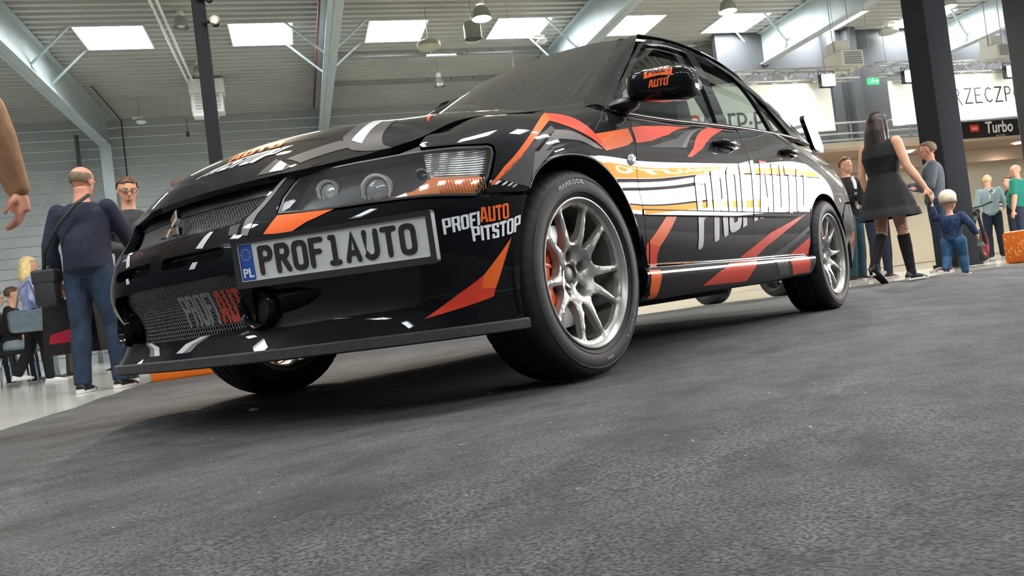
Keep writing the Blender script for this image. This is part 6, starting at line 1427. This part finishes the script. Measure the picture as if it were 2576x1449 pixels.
L16 = at(7.55, 8.7); person('person', L16, face(L16, -.6, .5), 'person in dark trousers and maroon shoes mostly hidden behind the woman', 1.62, BLKC, DKJ, SHR, BRH, 'short', SKIN, CROSS, vox=.014)
# ---- seats, loose tyres, motorcycle
PFM = noisy(mat('pouf_orange', srgb(226, 112, 22), .6), 20, .06)
def pouf(loc, yw, lab, sx, sy, h, dash=True):
    e = empty('pouf', loc, yw, label=lab, cat='pouf', group='orange poufs'); mobj('cushion', T(box((0, 0, h/2), (sx, sy, h), bev=.035)), PFM, e, auto=40)
    if dash:
        r = random.Random(3); D = []
        for q in range(46):
            u = r.uniform(-.46, .46); z = r.uniform(.06, h-.06); L = r.uniform(.02, .04)
            D.append(box((u*sx, -sy/2-.001, z), (.008, .002, L))); D.append(box((-sx/2-.001, u*sy, z), (.002, .008, L)))
        mobj('dash_pattern', J(D), mat('dash_cream', srgb(250, 200, 130), .6), e, kind='stuff')
pouf(HW(9.46, 7.86, GZ), HROT, 'orange pouf with pale dashes at the right edge of the carpet', .90, .60, .42)
pouf(HW(-.50, 6.55, GZ), HROT, 'plain orange pouf seen under the front bumper beside the shoes', 1.30, .45, .40, False)
def loose_tyre(loc, yw, lab): 
    e = empty('tyre', loc, yw, label=lab, cat='tyre', group='tyres behind the car'); o = bpy.data.objects.new('tread', WM['tyre']); COL.objects.link(o); o.parent = e; o.location = (0, 0, .3145); o = bpy.data.objects.new('rim', WM['wheel']); COL.objects.link(o); o.parent = e; o.location = (0, 0, .3145)
loose_tyre((-6.15, -1.42, GZ), .9, 'black tyre seen under the sill, left of the two'); loose_tyre((-6.6, -.80, GZ), .9, 'black tyre seen under the sill next to the rear wheel')
e = empty('motorcycle', HW(11.75, 11.3, GZ), HROT+.5, label='dark motorcycle with red rim stripe beside the black column', cat='motorcycle')
for x in (-.7, .7):
    w_ = mobj('wheel', T(lathe([(.235, -.05), (.27, -.065), (.31, -.045), (.32, 0), (.31, .045), (.27, .065), (.235, .05)], 40, 'y'), (x, 0, .32)), TYRE, e, smooth=True); mobj('rim_stripe', T(lathe([(.245, -.058), (.235, -.062), (.228, -.055), (.228, .055), (.235, .062), (.245, .058)], 40, 'y'), (x, 0, .32)), mat('rim_red', srgb(120, 40, 42), .4), w_, smooth=True); mobj('hub', T(cyl((0, -.06, 0), (0, .06, 0), .05), (x, 0, .32)), GALV, w_)
mobj('frame', J(tube([(.7, .07, .32), (.42, .07, .98)], .028, 8), tube([(.7, -.07, .32), (.42, -.07, .98)], .028, 8), tube([(-.7, .08, .32), (-.1, .08, .45), (.40, .04, .85)], .025, 8), tube([(-.7, -.08, .32), (-.1, -.08, .45), (.40, -.04, .85)], .025, 8)), BLK, e, smooth=True); mobj('engine', box((.02, 0, .45), (.42, .30, .32), bev=.05), mat('engine_grey', (.12, .12, .12), .4, .6), e); mobj('tank', sphere((.12, 0, .86), (.28, .15, .13), 18, 12), mat('tank_black', (.01, .01, .012), .2, coat=1.), e, smooth=True); mobj('saddle', sphere((-.38, 0, .80), (.32, .14, .07), 16, 10), BLK, e, smooth=True); mobj('handlebar', tube([(.30, .36, 1.06), (.40, .18, 1.02), (.42, 0, 1.0), (.40, -.18, 1.02), (.30, -.36, 1.06)], .014, 8), BLK, e, smooth=True); mobj('headlamp', sphere((.56, 0, .92), (.10, .09, .10), 14, 10), CHROME, e, smooth=True); [mobj('mirror', J(tube([(.34, q*.3, 1.05), (.36, q*.34, 1.22)], .006, 5), sphere((.36, q*.36, 1.25), (.02, .06, .04), 10, 8)), CHROME, e, smooth=True) for q in (1, -1)]
mobj('cable_tie', tube([HW(-1.62+.05*q, 4.05+.02*math.sin(q*2), GZ+.006) for q in range(5)], .006, 6), BLK, smooth=True, label='short dark strip lying on the floor beside the carpet edge', cat='strip')

# light fluff and crumbs on the carpet
r = random.Random(11); D = []
for q in range(50):
    w = .8+1.5*r.random(); a = r.uniform(-.9, .95)*w*.62+w*.22; L = r.choice((.003, .003, .004, .006, .012)); D.append(T(box((0, 0, 0), (L, .0011, .001)), HW(a, w, .003), rz=r.uniform(0, 3)))
mobj('carpet_fluff', J(D), mat('fluff', srgb(190, 185, 165), .9), label='pale crumbs and fluff scattered over the carpet', cat='fluff', kind='stuff')
